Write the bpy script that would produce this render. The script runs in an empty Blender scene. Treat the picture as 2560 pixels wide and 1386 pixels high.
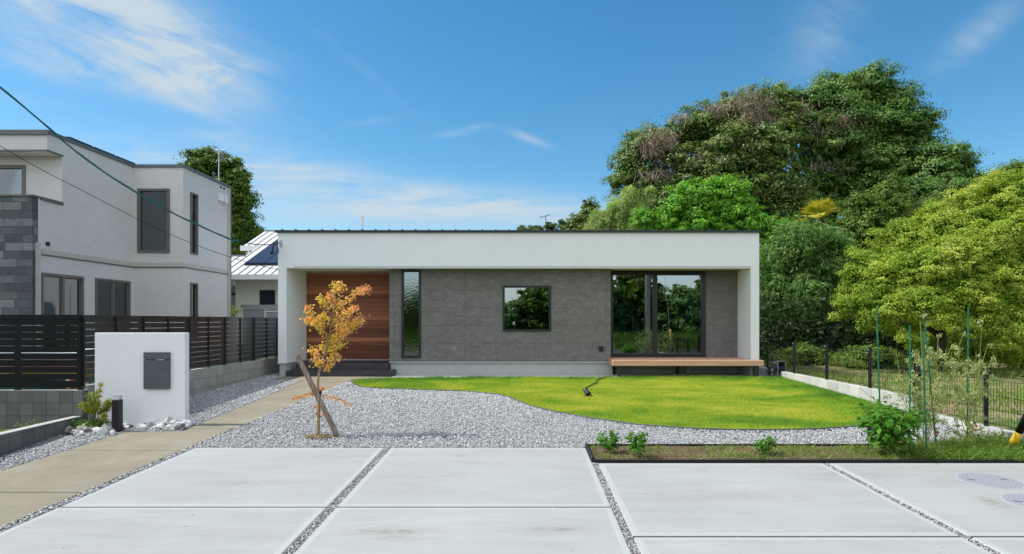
import bpy, bmesh, math, random
import numpy as np
from mathutils import Vector, Matrix
R = math.radians
SC = bpy.context.scene
COL = SC.collection
rng = np.random.default_rng(7)
random.seed(7)

# ------------------------------------------------------------------ camera
F = 1510.0; VX = 1308.0; HY = 803.0; CAMY = -15.1; CAMZ = 1.39; SL = 0.0272
cam_d = bpy.data.cameras.new("camera"); cam = bpy.data.objects.new("camera", cam_d); COL.objects.link(cam)
cam.location = (0, CAMY, CAMZ); cam.rotation_euler = (R(90), 0, 0)
cam_d.sensor_width = 36; cam_d.lens = F / 2560 * 36
cam_d.shift_x = -(VX - 1280) / 2560; cam_d.shift_y = (HY - 693) / 2560
cam_d.clip_end = 2000; cam_d.clip_start = 0.05
SC.camera = cam
SC.view_settings.view_transform = 'Standard'; SC.view_settings.look = 'None'
SC.view_settings.exposure = 0.42; SC.view_settings.gamma = 1.0
SC.render.resolution_x = 1024; SC.render.resolution_y = 554
SC.cycles.max_bounces = 8; SC.cycles.transparent_max_bounces = 12
SC.cycles.use_denoising = True

# ------------------------------------------------------------------ node helper
class NT:
    def __init__(s, nt): s.nt = nt; s.x = 0
    def n(s, t, **kw):
        nd = s.nt.nodes.new(t); s.x += 20; nd.location = (s.x, 0)
        for k, v in kw.items(): setattr(nd, k, v)
        return nd
    def put(s, sock, v):
        if v is None: return
        if isinstance(v, bpy.types.NodeSocket): s.nt.links.new(v, sock)
        elif isinstance(v, (tuple, list)) and len(v) == 3 and sock.type == 'RGBA': sock.default_value = (*v, 1)
        else: sock.default_value = v
    def math(s, op, a, b=None, c=None, clamp=False):
        nd = s.n('ShaderNodeMath', operation=op); nd.use_clamp = clamp
        s.put(nd.inputs[0], a); s.put(nd.inputs[1], b)
        if c is not None: s.put(nd.inputs[2], c)
        return nd.outputs[0]
    def vmath(s, op, a, b=None):
        nd = s.n('ShaderNodeVectorMath', operation=op); s.put(nd.inputs[0], a); s.put(nd.inputs[1], b)
        return nd.outputs[0]
    def xyz(s, v):
        nd = s.n('ShaderNodeSeparateXYZ'); s.put(nd.inputs[0], v); return nd.outputs
    def comb(s, x, y, z):
        nd = s.n('ShaderNodeCombineXYZ'); s.put(nd.inputs[0], x); s.put(nd.inputs[1], y); s.put(nd.inputs[2], z); return nd.outputs[0]
    def mix(s, f, a, b, blend='MIX'):
        nd = s.n('ShaderNodeMix', data_type='RGBA', blend_type=blend)
        s.put(nd.inputs[0], f); s.put(nd.inputs[6], a); s.put(nd.inputs[7], b); return nd.outputs[2]
    def noise(s, v, scale, detail=3, rough=.55, dist=0):
        nd = s.n('ShaderNodeTexNoise'); s.put(nd.inputs['Vector'], v)
        nd.inputs['Scale'].default_value = scale; nd.inputs['Detail'].default_value = detail
        nd.inputs['Roughness'].default_value = rough; nd.inputs['Distortion'].default_value = dist
        return nd.outputs[0]
    def white(s, v, dim='3D'):
        nd = s.n('ShaderNodeTexWhiteNoise', noise_dimensions=dim)
        s.put(nd.inputs['W'] if dim == '1D' else nd.inputs['Vector'], v); return nd.outputs[0]
    def voro(s, v, scale, feature='F1'):
        nd = s.n('ShaderNodeTexVoronoi', feature=feature); s.put(nd.inputs['Vector'], v)
        nd.inputs['Scale'].default_value = scale; return nd.outputs
    def ramp(s, f, stops):
        nd = s.n('ShaderNodeValToRGB'); s.put(nd.inputs[0], f); cr = nd.color_ramp
        while len(cr.elements) > 1: cr.elements.remove(cr.elements[-1])
        for i, (p, c) in enumerate(stops):
            e = cr.elements[0] if i == 0 else cr.elements.new(p)
            e.position = p; e.color = (*c, 1) if len(c) == 3 else c
        return nd.outputs[0]
    def mr(s, v, a, b, c=0., d=1.):
        nd = s.n('ShaderNodeMapRange'); s.put(nd.inputs[0], v)
        for i, q in enumerate((a, b, c, d)): nd.inputs[i + 1].default_value = q
        return nd.outputs[0]
    def bump(s, h, strength=.3, dist=.01):
        nd = s.n('ShaderNodeBump'); s.put(nd.inputs['Height'], h)
        nd.inputs['Strength'].default_value = strength; nd.inputs['Distance'].default_value = dist
        return nd.outputs[0]
    def pos(s): return s.n('ShaderNodeNewGeometry').outputs['Position']
    def rnd(s): return s.n('ShaderNodeNewGeometry').outputs['Random Per Island']
    def sc(s, v, x, y, z): return s.vmath('MULTIPLY', v, (x, y, z))

# ------------------------------------------------------------------ sky and sun
SUNV = Vector((-0.74, 0.02, 1.0)).normalized()      # towards the sun
EL = math.asin(SUNV.z); AZ = math.atan2(SUNV.x, SUNV.y)
w = bpy.data.worlds.new("World"); SC.world = w; w.use_nodes = True
w.node_tree.nodes.clear(); T = NT(w.node_tree)
sky = T.n('ShaderNodeTexSky', sky_type='NISHITA'); sky.sun_disc = False
sky.sun_elevation = EL; sky.sun_rotation = AZ
sky.air_density = 1.0; sky.dust_density = 0.4; sky.ozone_density = 2.5; sky.altitude = 0
gv = T.n('ShaderNodeTexCoord').outputs['Generated']
ox, oy, oz = T.xyz(gv)
ay = T.math('MAXIMUM', T.math('ABSOLUTE', oy), 0.08)
U = T.math('DIVIDE', ox, ay); V = T.math('DIVIDE', oz, ay)
def cblob(px, py, rx, ry, ang, amp):
    u0 = (px - VX) / F; v0 = (HY - py) / F
    du = T.math('SUBTRACT', U, u0); dv = T.math('SUBTRACT', V, v0)
    c, s_ = math.cos(R(ang)), math.sin(R(ang))
    a = T.math('ADD', T.math('MULTIPLY', du, c * F / rx), T.math('MULTIPLY', dv, s_ * F / rx))
    b = T.math('ADD', T.math('MULTIPLY', du, -s_ * F / ry), T.math('MULTIPLY', dv, c * F / ry))
    q = T.math('ADD', T.math('MULTIPLY', a, a), T.math('MULTIPLY', b, b))
    return T.math('MULTIPLY', T.math('EXPONENT', T.math('MULTIPLY', q, -1.0)), amp)
blobs = [(90, 10, 330, 100, -20, 1.1), (420, 100, 240, 90, -38, 1.5), (220, 165, 190, 46, -14, 1.3), (520, 188, 120, 30, 8, 1.1), (300, 60, 300, 70, -30, .8),
         (340, 380, 210, 34, -12, 1.3), (700, 420, 220, 34, -6, 1.4), (900, 490, 400, 42, -5, 1.4), (1250, 520, 250, 38, -3, 1.7),
         (850, 540, 360, 36, 0, .8), (520, 350, 160, 30, -8, .6), (1155, 330, 60, 9, 8, .62), (1195, 316, 26, 5, 8, .55), (1322, 346, 46, 10, -20, .95),
         (880, 150, 190, 13, -40, .13), (920, 305, 70, 10, 8, .3), (2060, 90, 130, 80, 60, .42), (2450, 80, 190, 36, 40, .5),
         (60, 250, 120, 20, -10, .25), (1440, 515, 60, 30, 0, .3), (500, 275, 60, 10, -20, .4), (520, 340, 90, 14, 0, .4)]
tot = None
for bb in blobs:
    v_ = cblob(*bb); tot = v_ if tot is None else T.math('ADD', tot, v_)
c30, s30 = math.cos(R(-24)), math.sin(R(-24))
ua = T.math('ADD', T.math('MULTIPLY', U, c30), T.math('MULTIPLY', V, s30))
ub = T.math('ADD', T.math('MULTIPLY', U, -s30), T.math('MULTIPLY', V, c30))
nzd = T.noise(T.comb(T.math('MULTIPLY', ua, 2.2), T.math('MULTIPLY', ub, 11.0), 3.1), 1.5, 10, .64, .7)
nzh = T.noise(T.comb(T.math('MULTIPLY', U, 1.6), T.math('MULTIPLY', V, 14.0), 5.5), 1.5, 10, .64, .6)
lowm = T.mr(V, .24, .36, 0, 1)
nz1 = T.math('ADD', T.math('MULTIPLY', nzd, lowm), T.math('MULTIPLY', nzh, T.math('SUBTRACT', 1.0, lowm)))
nz2 = T.noise(T.comb(U, T.math('MULTIPLY', V, 2.2), 7.7), 4.5, 9, .66, .8)
nz = T.math('ADD', T.math('MULTIPLY', nz1, .68), T.math('MULTIPLY', nz2, .32))
fac = T.math('MULTIPLY', tot, T.mr(nz, .36, .68), clamp=True)
fac = T.math('MULTIPLY', fac, .92, clamp=True)
hs = T.n('ShaderNodeHueSaturation'); T.put(hs.inputs['Color'], sky.outputs[0])
hs.inputs['Saturation'].default_value = 1.32; hs.inputs['Hue'].default_value = .488; hs.inputs['Value'].default_value = 1.0
skc = T.mix(fac, hs.outputs[0], (3.8, 4.4, 4.8))
rear = T.math('MULTIPLY', T.mr(oy, .05, -.25, 0, 1), T.mr(T.noise(gv, 2.2, 6, .6, .5), .34, .6, .25, .9))
rear = T.math('MULTIPLY', rear, T.mr(oz, .0, .12, .35, 1))
skc = T.mix(rear, skc, (9.5, 9.9, 10.2))
bg = T.n('ShaderNodeBackground'); T.put(bg.inputs[0], skc); bg.inputs[1].default_value = 0.12
wo = T.n('ShaderNodeOutputWorld'); T.nt.links.new(bg.outputs[0], wo.inputs[0])
sl = bpy.data.lights.new("sun", 'SUN'); sun = bpy.data.objects.new("sun", sl); COL.objects.link(sun)
sl.energy = 3.3; sl.angle = R(0.8); sl.color = (1.0, .955, .88)
sun.rotation_euler = (-SUNV).to_track_quat('-Z', 'Y').to_euler(); sun.location = (-20, -10, 30)

# ------------------------------------------------------------------ materials
def mk(name, fn, rough=.7, spec=.3, metal=0.0, coat=0):
    m = bpy.data.materials.new(name); m.use_nodes = True; nt = m.node_tree
    b = nt.nodes['Principled BSDF']; T = NT(nt)
    b.inputs['Roughness'].default_value = rough; b.inputs['Specular IOR Level'].default_value = spec
    b.inputs['Metallic'].default_value = metal; b.inputs['Coat Weight'].default_value = coat
    r = fn(T)
    if not isinstance(r, tuple) or (len(r) == 3 and not isinstance(r[0], bpy.types.NodeSocket) and not isinstance(r[0], tuple)): r = (r, None)
    T.put(b.inputs['Base Color'], r[0])
    if len(r) > 1 and r[1] is not None: T.put(b.inputs['Normal'], r[1])
    if len(r) > 2 and r[2] is not None: T.put(b.inputs['Roughness'], r[2])
    return m
def scale(c, k): return tuple(min(1, x * k) for x in c)
def plain(name, c, rough=.6, spec=.3, var=.12, nscale=6, bump=0.0, bscale=60, metal=0.0, coat=0):
    def fn(T):
        p = T.pos(); n = T.noise(p, nscale, 4)
        col = T.ramp(n, [(.3, scale(c, 1 - var)), (.7, scale(c, 1 + var))])
        nm = T.bump(T.noise(p, bscale, 3), bump, .01) if bump else None
        return (col, nm)
    return mk(name, fn, rough, spec, metal, coat)
def leafmat(name, cols, trans=.35, rough=.45, spec=.45, nscale=.8):
    m = bpy.data.materials.new(name); m.use_nodes = True; nt = m.node_tree; T = NT(nt)
    b = nt.nodes['Principled BSDF']; out = nt.nodes['Material Output']
    f = T.math('ADD', T.math('MULTIPLY', T.rnd(), .55), T.math('MULTIPLY', T.mr(T.noise(T.pos(), nscale, 3), .3, .7), .45))
    k = len(cols); c = T.ramp(f, [(i / (k - 1) * .9 + .05, cc) for i, cc in enumerate(cols)])
    T.put(b.inputs['Base Color'], c); b.inputs['Roughness'].default_value = rough; b.inputs['Specular IOR Level'].default_value = spec
    tr = T.n('ShaderNodeBsdfTranslucent'); T.put(tr.inputs[0], T.mix(1.0, c, (1.0, 1.0, .55), 'MULTIPLY'))
    mx = T.n('ShaderNodeMixShader'); mx.inputs[0].default_value = trans
    nt.links.new(b.outputs[0], mx.inputs[1]); nt.links.new(tr.outputs[0], mx.inputs[2]); nt.links.new(mx.outputs[0], out.inputs[0])
    return m
def glassmat(name, tint, refl, wav=0.0):
    m = bpy.data.materials.new(name); m.use_nodes = True; nt = m.node_tree; nt.nodes.remove(nt.nodes['Principled BSDF']); T = NT(nt)
    out = nt.nodes['Material Output']
    tr = T.n('ShaderNodeBsdfTransparent'); T.put(tr.inputs[0], (*tint, 1))
    gl = T.n('ShaderNodeBsdfGlossy'); gl.inputs['Roughness'].default_value = 0.0; T.put(gl.inputs[0], (.92, .97, 1, 1))
    if wav: T.put(gl.inputs['Normal'], T.bump(T.noise(T.sc(T.pos(), 1, 1, 2.5), 9, 3), wav, .02))
    fr = T.n('ShaderNodeFresnel'); fr.inputs[0].default_value = 1.5
    fc = T.math('MAXIMUM', T.math('MULTIPLY', fr.outputs[0], 2.2, clamp=True), refl)
    mx = T.n('ShaderNodeMixShader'); T.put(mx.inputs[0], fc)
    nt.links.new(tr.outputs[0], mx.inputs[1]); nt.links.new(gl.outputs[0], mx.inputs[2]); nt.links.new(mx.outputs[0], out.inputs[0])
    return m

M = {}
def _stucco(c, k=1.0):
    def fn(T):
        p = T.pos(); n = T.noise(p, 1.2, 5, .6); f = T.noise(p, 90, 4, .7)
        streak = T.noise(T.sc(p, 9, 9, .5), 1.0, 5, .65)
        col = T.ramp(T.math('ADD', T.math('MULTIPLY', n, .6), T.math('MULTIPLY', streak, .4)), [(.3, scale(c, .955)), (.5, scale(c, .99)), (.7, scale(c, 1.01))])
        return (col, T.bump(f, .6 * k, .010))
    return fn
M['stucco'] = mk('white_stucco', _stucco((.80, .825, .83)), .85, .15)
M['soffit'] = plain('soffit_board', (.86, .83, .76), .8, .1, .03)
M['wallwhite'] = mk('white_render_wall', _stucco((.86, .87, .88), 1.4), .85, .15)
def _siding(T):
    p = T.pos(); x, y, z = T.xyz(p)
    n1 = T.noise(T.sc(p, 1, 1, 2.0), 5.5, 7, .72, .6); n2 = T.noise(T.sc(p, 1, 1, 2.2), 15, 6, .8)
    blot = T.math('ADD', T.math('MULTIPLY', n1, .6), T.math('MULTIPLY', n2, .4))
    c = T.ramp(blot, [(.32, (.122, .110, .108)), (.46, (.165, .151, .149)), (.56, (.21, .197, .193)), (.68, (.30, .288, .28))])
    pn = T.white(T.comb(T.math('FLOOR', T.math('DIVIDE', T.math('ADD', x, 1.51), 1.82)), T.math('FLOOR', T.math('DIVIDE', T.math('SUBTRACT', z, .364), .455)), 0))
    c = T.mix(T.mr(pn, 0, 1, 0, .22), c, (.13, .12, .115))
    lz = T.math('ABSOLUTE', T.math('SUBTRACT', T.math('FRACT', T.math('DIVIDE', T.math('SUBTRACT', z, .364), .455)), .5))
    lz = T.math('GREATER_THAN', lz, .5 - .0085)
    lx = T.math('ABSOLUTE', T.math('SUBTRACT', T.math('FRACT', T.math('DIVIDE', T.math('ADD', x, 1.51), 1.82)), .5))
    lx = T.math('GREATER_THAN', lx, .5 - .0022)
    l = T.math('MAXIMUM', lz, lx)
    c = T.mix(T.math('MULTIPLY', l, .52), c, (.05, .045, .043))
    return (c, T.bump(T.math('SUBTRACT', T.math('MULTIPLY', blot, .5), l), .45, .008))
M['siding'] = mk('grey_fibre_cement_siding', _siding, .8, .2)
def _wood(T):
    p = T.pos(); x, y, z = T.xyz(p)
    q = T.math('DIVIDE', z, .118); row = T.math('FLOOR', q)
    tone = T.white(T.comb(row, 3.3, 1.7)); off = T.math('MULTIPLY', T.white(T.comb(row, 9.1, 4.2)), 9)
    g = T.noise(T.comb(T.math('ADD', x, off), T.math('MULTIPLY', row, 2.3), T.math('MULTIPLY', z, 26)), 1.6, 6, .6, .5)
    f = T.math('ADD', T.math('MULTIPLY', tone, .62), T.math('MULTIPLY', g, .42))
    c = T.ramp(f, [(.15, (.11, .034, .018)), (.40, (.215, .070, .034)), (.62, (.33, .112, .050)), (.85, (.50, .20, .088))])
    e = T.math('GREATER_THAN', T.math('ABSOLUTE', T.math('SUBTRACT', T.math('FRACT', q), .5)), .47)
    c = T.mix(T.math('MULTIPLY', e, .75), c, (.02, .008, .005))
    return (c, T.bump(T.math('SUBTRACT', T.math('MULTIPLY', g, .3), e), .5, .006))
M['cedar'] = mk('horizontal_cedar_boards', _wood, .5, .3)
def _wpc(T):
    p = T.pos(); g = T.noise(T.sc(p, 1.2, 30, 30), 1.5, 4)
    return (T.ramp(g, [(.3, (.56, .31, .20)), (.7, (.70, .42, .28))]), T.bump(g, .2, .002))
M['deck'] = mk('terracotta_deck_board', _wpc, .6, .25)
def _conc(c, var=.1, sx=1., sz=3., rust=False):
    def fn(T):
        p = T.pos(); n = T.noise(p, 1.7, 6, .62); st = T.noise(T.sc(p, 6, 6, .6), 1, 4); f = T.noise(p, 45, 4, .7)
        v = T.math('ADD', T.math('ADD', T.math('MULTIPLY', n, .5), T.math('MULTIPLY', st, .3)), T.math('MULTIPLY', f, .2))
        return (T.ramp(v, [(.3, scale(c, 1 - var)), (.7, scale(c, 1 + var))]), T.bump(f, .25, .006))
    return fn
M['foundation'] = mk('grey_foundation_render', _conc((.44, .455, .44), .10), .9, .1)
M['apron'] = mk('pale_apron_concrete', _conc((.55, .54, .51), .1), .9, .1)
def _slab(T):
    p = T.pos(); x, y, z = T.xyz(p)
    n = T.noise(p, .55, 5, .6); st = T.noise(T.sc(p, .8, 5, 1), 1.3, 6, .62, .3); br = T.noise(T.sc(p, 2, 55, 1), 1.5, 4)
    st2 = T.noise(T.sc(p, 1.3, 4, 1), 2.2, 7, .7, .9)
    fi = T.noise(p, 80, 3, .7)
    v = T.math('ADD', T.math('ADD', T.math('MULTIPLY', n, .36), T.math('MULTIPLY', st, .34)), T.math('ADD', T.math('MULTIPLY', br, .18), T.math('MULTIPLY', fi, .12)))
    c = T.ramp(v, [(.34, (.315, .315, .298)), (.5, (.378, .382, .364)), (.64, (.425, .43, .412))])
    c = T.mix(T.math('MULTIPLY', T.mr(st2, .58, .72), .6), c, (.30, .285, .25))
    for (sx_, sy_, rx_, ry_, am) in ((-1.05, -10.3, .30, .07, .55), (-.95, -10.45, .22, .05, .4), (.25, -10.25, .20, .06, .5), (4.28, -9.62, .10, .16, .55), (-.75, -7.9, .07, .04, .5), (-2.9, -9.0, .5, .10, .25), (2.2, -9.4, .7, .12, .22), (1.6, -11.2, .5, .12, .3)):
        e1 = T.math('DIVIDE', T.math('SUBTRACT', x, sx_), rx_); e2 = T.math('DIVIDE', T.math('SUBTRACT', y, sy_), ry_)
        g_ = T.math('EXPONENT', T.math('MULTIPLY', T.math('ADD', T.math('MULTIPLY', e1, e1), T.math('MULTIPLY', e2, e2)), -1.0))
        c = T.mix(T.math('MULTIPLY', T.math('MULTIPLY', g_, T.mr(T.noise(T.sc(p, 1, 5, 1), 9, 6, .75), .38, .62)), am * 1.7, clamp=True), c, (.20, .175, .135))
    d = T.voro(p, 5.5)[0]; sp = T.white(T.vmath('FLOOR', T.sc(p, 3, 3, 0)))
    pit = T.math('MULTIPLY', T.math('LESS_THAN', d, .06), T.math('GREATER_THAN', sp, .6))
    c = T.mix(T.math('MULTIPLY', pit, .7), c, (.16, .15, .14))
    fo = T.noise(p, 9, 4, .6)
    return (c, T.bump(T.math('ADD', T.math('MULTIPLY', br, .6), T.math('MULTIPLY', fi, .5)), .22, .004), T.mr(fo, .3, .7, .62, .82))
M['slab'] = mk('brushed_white_concrete', _slab, .7, .25)
M['slabedge'] = mk('smooth_trowelled_concrete_edge', _conc((.43, .437, .42), .06), .7, .25)
def _path(T):
    p = T.pos(); n = T.noise(p, 1.6, 5, .65); f = T.noise(p, 130, 3, .8); g = T.voro(p, 110)[0]; st = T.noise(T.sc(p, 1, 1, 1), 5, 6, .7, .6)
    v = T.math('ADD', T.math('ADD', T.math('MULTIPLY', n, .35), T.math('MULTIPLY', st, .25)), T.math('ADD', T.math('MULTIPLY', f, .3), T.math('MULTIPLY', g, .1)))
    return (T.ramp(v, [(.32, (.20, .175, .125)), (.5, (.28, .25, .19)), (.68, (.37, .335, .265))]), T.bump(T.math('ADD', f, g), .4, .006))
M['path'] = mk('tan_washed_aggregate_concrete', _path, .9, .15)
def _block(bw, bh, c, x0=0, z0=0, streak=60):
    def fn(T):
        p = T.pos(); x, y, z = T.xyz(p); h = T.math('ADD', T.math('ADD', x, y), x0); zz = T.math('ADD', z, z0)
        qx = T.math('DIVIDE', h, bw); qz = T.math('DIVIDE', zz, bh)
        lx = T.math('GREATER_THAN', T.math('ABSOLUTE', T.math('SUBTRACT', T.math('FRACT', qx), .5)), .5 - .0035 / bw)
        lz = T.math('GREATER_THAN', T.math('ABSOLUTE', T.math('SUBTRACT', T.math('FRACT', qz), .5)), .5 - .0035 / bh)
        l = T.math('MAXIMUM', lx, lz)
        rr = T.white(T.comb(T.math('FLOOR', qx), T.math('FLOOR', qz), 5))
        s1 = T.noise(T.comb(T.math('MULTIPLY', h, streak), T.math('MULTIPLY', z, 2.5), 0), 1, 3)
        s2 = T.noise(p, 2.4, 6, .65); s3 = T.noise(p, 70, 3, .7)
        v = T.math('ADD', T.math('ADD', T.math('MULTIPLY', s1, .33), T.math('MULTIPLY', s2, .3)), T.math('ADD', T.math('MULTIPLY', s3, .2), T.math('MULTIPLY', rr, .17)))
        cc = T.ramp(v, [(.28, scale(c, .68)), (.5, c), (.72, scale(c, 1.35))])
        cc = T.mix(T.math('MULTIPLY', l, .75), cc, scale(c, .25))
        return (cc, T.bump(T.math('SUBTRACT', T.math('ADD', T.math('MULTIPLY', s1, .5), T.math('MULTIPLY', s3, .3)), T.math('MULTIPLY', l, 2)), .5, .006))
    return fn
M['block'] = mk('concrete_block', _block(.197, .19, (.15, .148, .142), 0, -.16), .9, .1)
M['blockside'] = mk('weathered_pale_block', _block(.30, .205, (.40, .38, .335), 0, -.21), .9, .1)
M['blockpale'] = mk('pale_concrete_block', _block(.40, .8, (.56, .55, .52), 0, .4, 20), .9, .1)
M['blocktop'] = mk('block_wall_coping', _conc((.46, .45, .42), .12), .9, .1)
def _tile(T):
    p = T.pos(); x, y, z = T.xyz(p); h = T.math('ADD', x, y)
    qz = T.math('DIVIDE', z, .0475); row = T.math('FLOOR', qz)
    qx = T.math('DIVIDE', T.math('ADD', h, T.math('MULTIPLY', T.math('MODULO', row, 2), .095)), .19)
    lx = T.math('GREATER_THAN', T.math('ABSOLUTE', T.math('SUBTRACT', T.math('FRACT', qx), .5)), .478)
    lz = T.math('GREATER_THAN', T.math('ABSOLUTE', T.math('SUBTRACT', T.math('FRACT', qz), .5)), .40)
    l = T.math('MAXIMUM', lx, lz); rr = T.white(T.comb(T.math('FLOOR', qx), row, 2))
    c = T.ramp(rr, [(0, (.66, .625, .62)), (1, (.70, .668, .66))])
    big = T.noise(p, .8, 4)
    c = T.mix(T.mr(big, .3, .7, 0, .15), c, (.54, .52, .50))
    c = T.mix(T.math('MULTIPLY', l, .24), c, (.28, .27, .26))
    return (c, T.bump(T.math('SUBTRACT', T.math('MULTIPLY', rr, .2), l), .25, .004))
M['tile'] = mk('pale_brick_tile_cladding', _tile, .75, .2)
def _slate(T):
    p = T.pos(); x, y, z = T.xyz(p); h = T.math('ADD', x, y)
    qz = T.math('DIVIDE', z, .166); row = T.math('FLOOR', qz)
    qx = T.math('DIVIDE', T.math('ADD', h, T.math('MULTIPLY', T.white(T.comb(row, 1, 1)), .7)), .36)
    lx = T.math('GREATER_THAN', T.math('ABSOLUTE', T.math('SUBTRACT', T.math('FRACT', qx), .5)), .490)
    lz = T.math('GREATER_THAN', T.math('ABSOLUTE', T.math('SUBTRACT', T.math('FRACT', qz), .5)), .478)
    l = T.math('MAXIMUM', lx, lz); rr = T.white(T.comb(T.math('FLOOR', qx), row, 2))
    n = T.noise(T.vmath('ADD', T.comb(T.math('ADD', h, T.math('MULTIPLY', z, .6)), 0, T.math('MULTIPLY', z, 3)), T.comb(rr, 0, rr)), 7, 7, .7, 1.2)
    v = T.math('ADD', T.math('MULTIPLY', rr, .4), T.math('MULTIPLY', n, .6))
    c = T.ramp(v, [(.28, (.062, .068, .076)), (.5, (.10, .108, .118)), (.70, (.21, .22, .23))])
    c = T.mix(l, c, (.025, .028, .032))
    return (c, T.bump(T.math('SUBTRACT', T.math('MULTIPLY', n, .8), l), .6, .012))
M['slate'] = mk('dark_slate_tile_cladding', _slate, .6, .3)
def _step(T):
    p = T.pos(); x, y, z = T.xyz(p)
    l = T.math('GREATER_THAN', T.math('ABSOLUTE', T.math('SUBTRACT', T.math('FRACT', T.math('DIVIDE', T.math('ADD', x, .02), .3)), .5)), .492)
    n = T.noise(p, 12, 5, .6)
    c = T.ramp(n, [(.3, (.040, .036, .042)), (.7, (.062, .056, .062))])
    return (T.mix(T.math('MULTIPLY', l, .8), c, (.22, .21, .22)), T.bump(T.math('SUBTRACT', n, l), .25, .004))
M['steptile'] = mk('charcoal_step_tile', _step, .45, .4)
M['black'] = plain('black_aluminium', (.012, .013, .015), .38, .5, .1)
M['blackmatte'] = plain('black_plastic', (.012, .012, .014), .5, .4, .15)
M['fencefront'] = plain('black_fence_slat', (.006, .006, .007), .6, .2, .1)
M['wire'] = plain('black_coated_wire', (.006, .006, .007), .75, .1, .1)
M['fencesheen'] = plain('sheen_toned_satin_fence_slat', (.050, .044, .040), .25, .5, .1, coat=.4)  # brown-grey reflection of the house and surroundings put into the slat colour
M['darktrim'] = plain('dark_roof_trim', (.022, .024, .026), .45, .4)
M['taupe'] = plain('taupe_aluminium', (.14, .125, .115), .4, .4, .06)
M['greytrim'] = plain('grey_coping_metal', (.13, .135, .14), .4, .4, .06)
M['beige'] = plain('beige_trim', (.52, .49, .44), .6, .3, .06)
M['flash'] = plain('grey_flashing_metal', (.42, .44, .45), .45, .4, .05)
M['whitepaint'] = plain('white_paint', (.76, .77, .77), .5, .3, .04)
M['mailgrey'] = plain('slate_grey_powder_coat', (.085, .10, .112), .45, .35, .05, 8, .15, 180)
M['bollardbrown'] = plain('dark_brown_metal', (.012, .009, .009), .4, .4, .1)
M['soil'] = mk('bed_soil', lambda T: (T.ramp(T.math('ADD', T.math('MULTIPLY', T.noise(T.pos(), 6, 6, .7), .5), T.math('MULTIPLY', T.noise(T.pos(), 45, 4, .7), .5)), [(.3, (.075, .05, .032)), (.55, (.17, .12, .078)), (.72, (.30, .23, .15))]), T.bump(T.noise(T.pos(), 40, 5, .7), .9, .03)), .95, .1)
M['field'] = mk('dry_field_ground', lambda T: (T.mix(T.mr(T.noise(T.sc(T.pos(), 1, 2.2, 1), .9, 6, .65), .44, .56), T.ramp(T.noise(T.pos(), 22, 6, .7), [(.3, (.22, .15, .085)), (.7, (.52, .40, .26))]), T.ramp(T.noise(T.pos(), 14, 5, .7), [(.3, (.06, .11, .022)), (.7, (.19, .27, .07))])), T.bump(T.noise(T.pos(), 18, 6, .7), .9, .05)), .95, .1)
M['ground'] = mk('meadow_ground', lambda T: (T.ramp(T.noise(T.pos(), 3, 7, .7), [(.3, (.05, .065, .025)), (.55, (.10, .12, .045)), (.75, (.20, .18, .10))]), T.bump(T.noise(T.pos(), 12, 6, .7), .8, .05)), .95, .1)
M['asphalt'] = mk('asphalt', lambda T: (T.ramp(T.noise(T.pos(), 60, 4, .8), [(.3, (.04, .04, .042)), (.7, (.075, .075, .075))]), T.bump(T.noise(T.pos(), 150, 3, .8), .5, .006)), .9, .2)
def _grbase(T):
    p = T.pos(); vo = T.voro(p, 38); n = T.noise(p, 2.0, 4)
    v = T.math('ADD', T.math('MULTIPLY', T.white(T.vmath('FLOOR', T.sc(vo[1], 9, 9, 9))), .7), T.math('MULTIPLY', n, .3))
    c = T.ramp(v, [(.15, (.18, .18, .182)), (.5, (.36, .36, .36)), (.85, (.56, .56, .55))])
    return (T.mix(T.mr(vo[0], .3, .75, 0, .6), c, (.08, .08, .085)), T.bump(T.math('SUBTRACT', 1, vo[0]), 1.0, .02))
M['gravelbase'] = mk('grey_gravel_bed', _grbase, .9, .15)
def _pebble(T):
    r = T.rnd(); n = T.noise(T.pos(), 60, 3)
    c = T.ramp(r, [(.0, (.20, .20, .205)), (.12, (.38, .38, .385)), (.32, (.54, .54, .54)), (.65, (.64, .64, .64)), (.9, (.74, .74, .73)), (1, (.55, .50, .42))])
    return (T.mix(T.mr(n, .35, .65, 0, .3), c, (.32, .33, .35)), None)
def _jp(T):
    return (T.ramp(T.rnd(), [(.0, (.14, .135, .13)), (.3, (.30, .295, .285)), (.7, (.46, .45, .43)), (1, (.64, .63, .60))]), None)
M['jointpebble'] = mk('grey_joint_gravel', _jp, .9, .1)
M['pebble'] = mk('pale_crushed_gravel', _pebble, .85, .2)
def _rock(T):
    p = T.pos(); n = T.noise(p, 9, 7, .7, .8); v = T.noise(p, 30, 5, .75); ob = T.n('ShaderNodeObjectInfo').outputs['Random']
    f = T.math('ADD', T.math('ADD', T.math('MULTIPLY', n, .5), T.math('MULTIPLY', v, .35)), T.math('MULTIPLY', ob, .22))
    return (T.ramp(f, [(.36, (.16, .16, .17)), (.46, (.42, .415, .40)), (.56, (.70, .695, .68)), (.8, (.84, .84, .83))]), T.bump(T.math('ADD', n, v), .8, .03))
M['rock'] = mk('white_marbled_rock', _rock, .85, .15)
M['rockdark'] = mk('dark_grey_rock', lambda T: (T.ramp(T.noise(T.pos(), 14, 7, .7, .6), [(.35, (.06, .06, .07)), (.6, (.20, .20, .19)), (.75, (.42, .41, .38))]), T.bump(T.noise(T.pos(), 30, 5, .7), .8, .02)), .85, .15)
def _lawnb(T):
    p = T.pos(); return (T.ramp(T.noise(T.sc(p, 1, 1.8, 1), .9, 4, .6), [(.35, (.16, .26, .012)), (.6, (.34, .36, .02))]), T.bump(T.noise(p, 60, 4), .8, .02))
M['lawnbase'] = mk('lawn_thatch', _lawnb, .95, .05)
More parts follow.
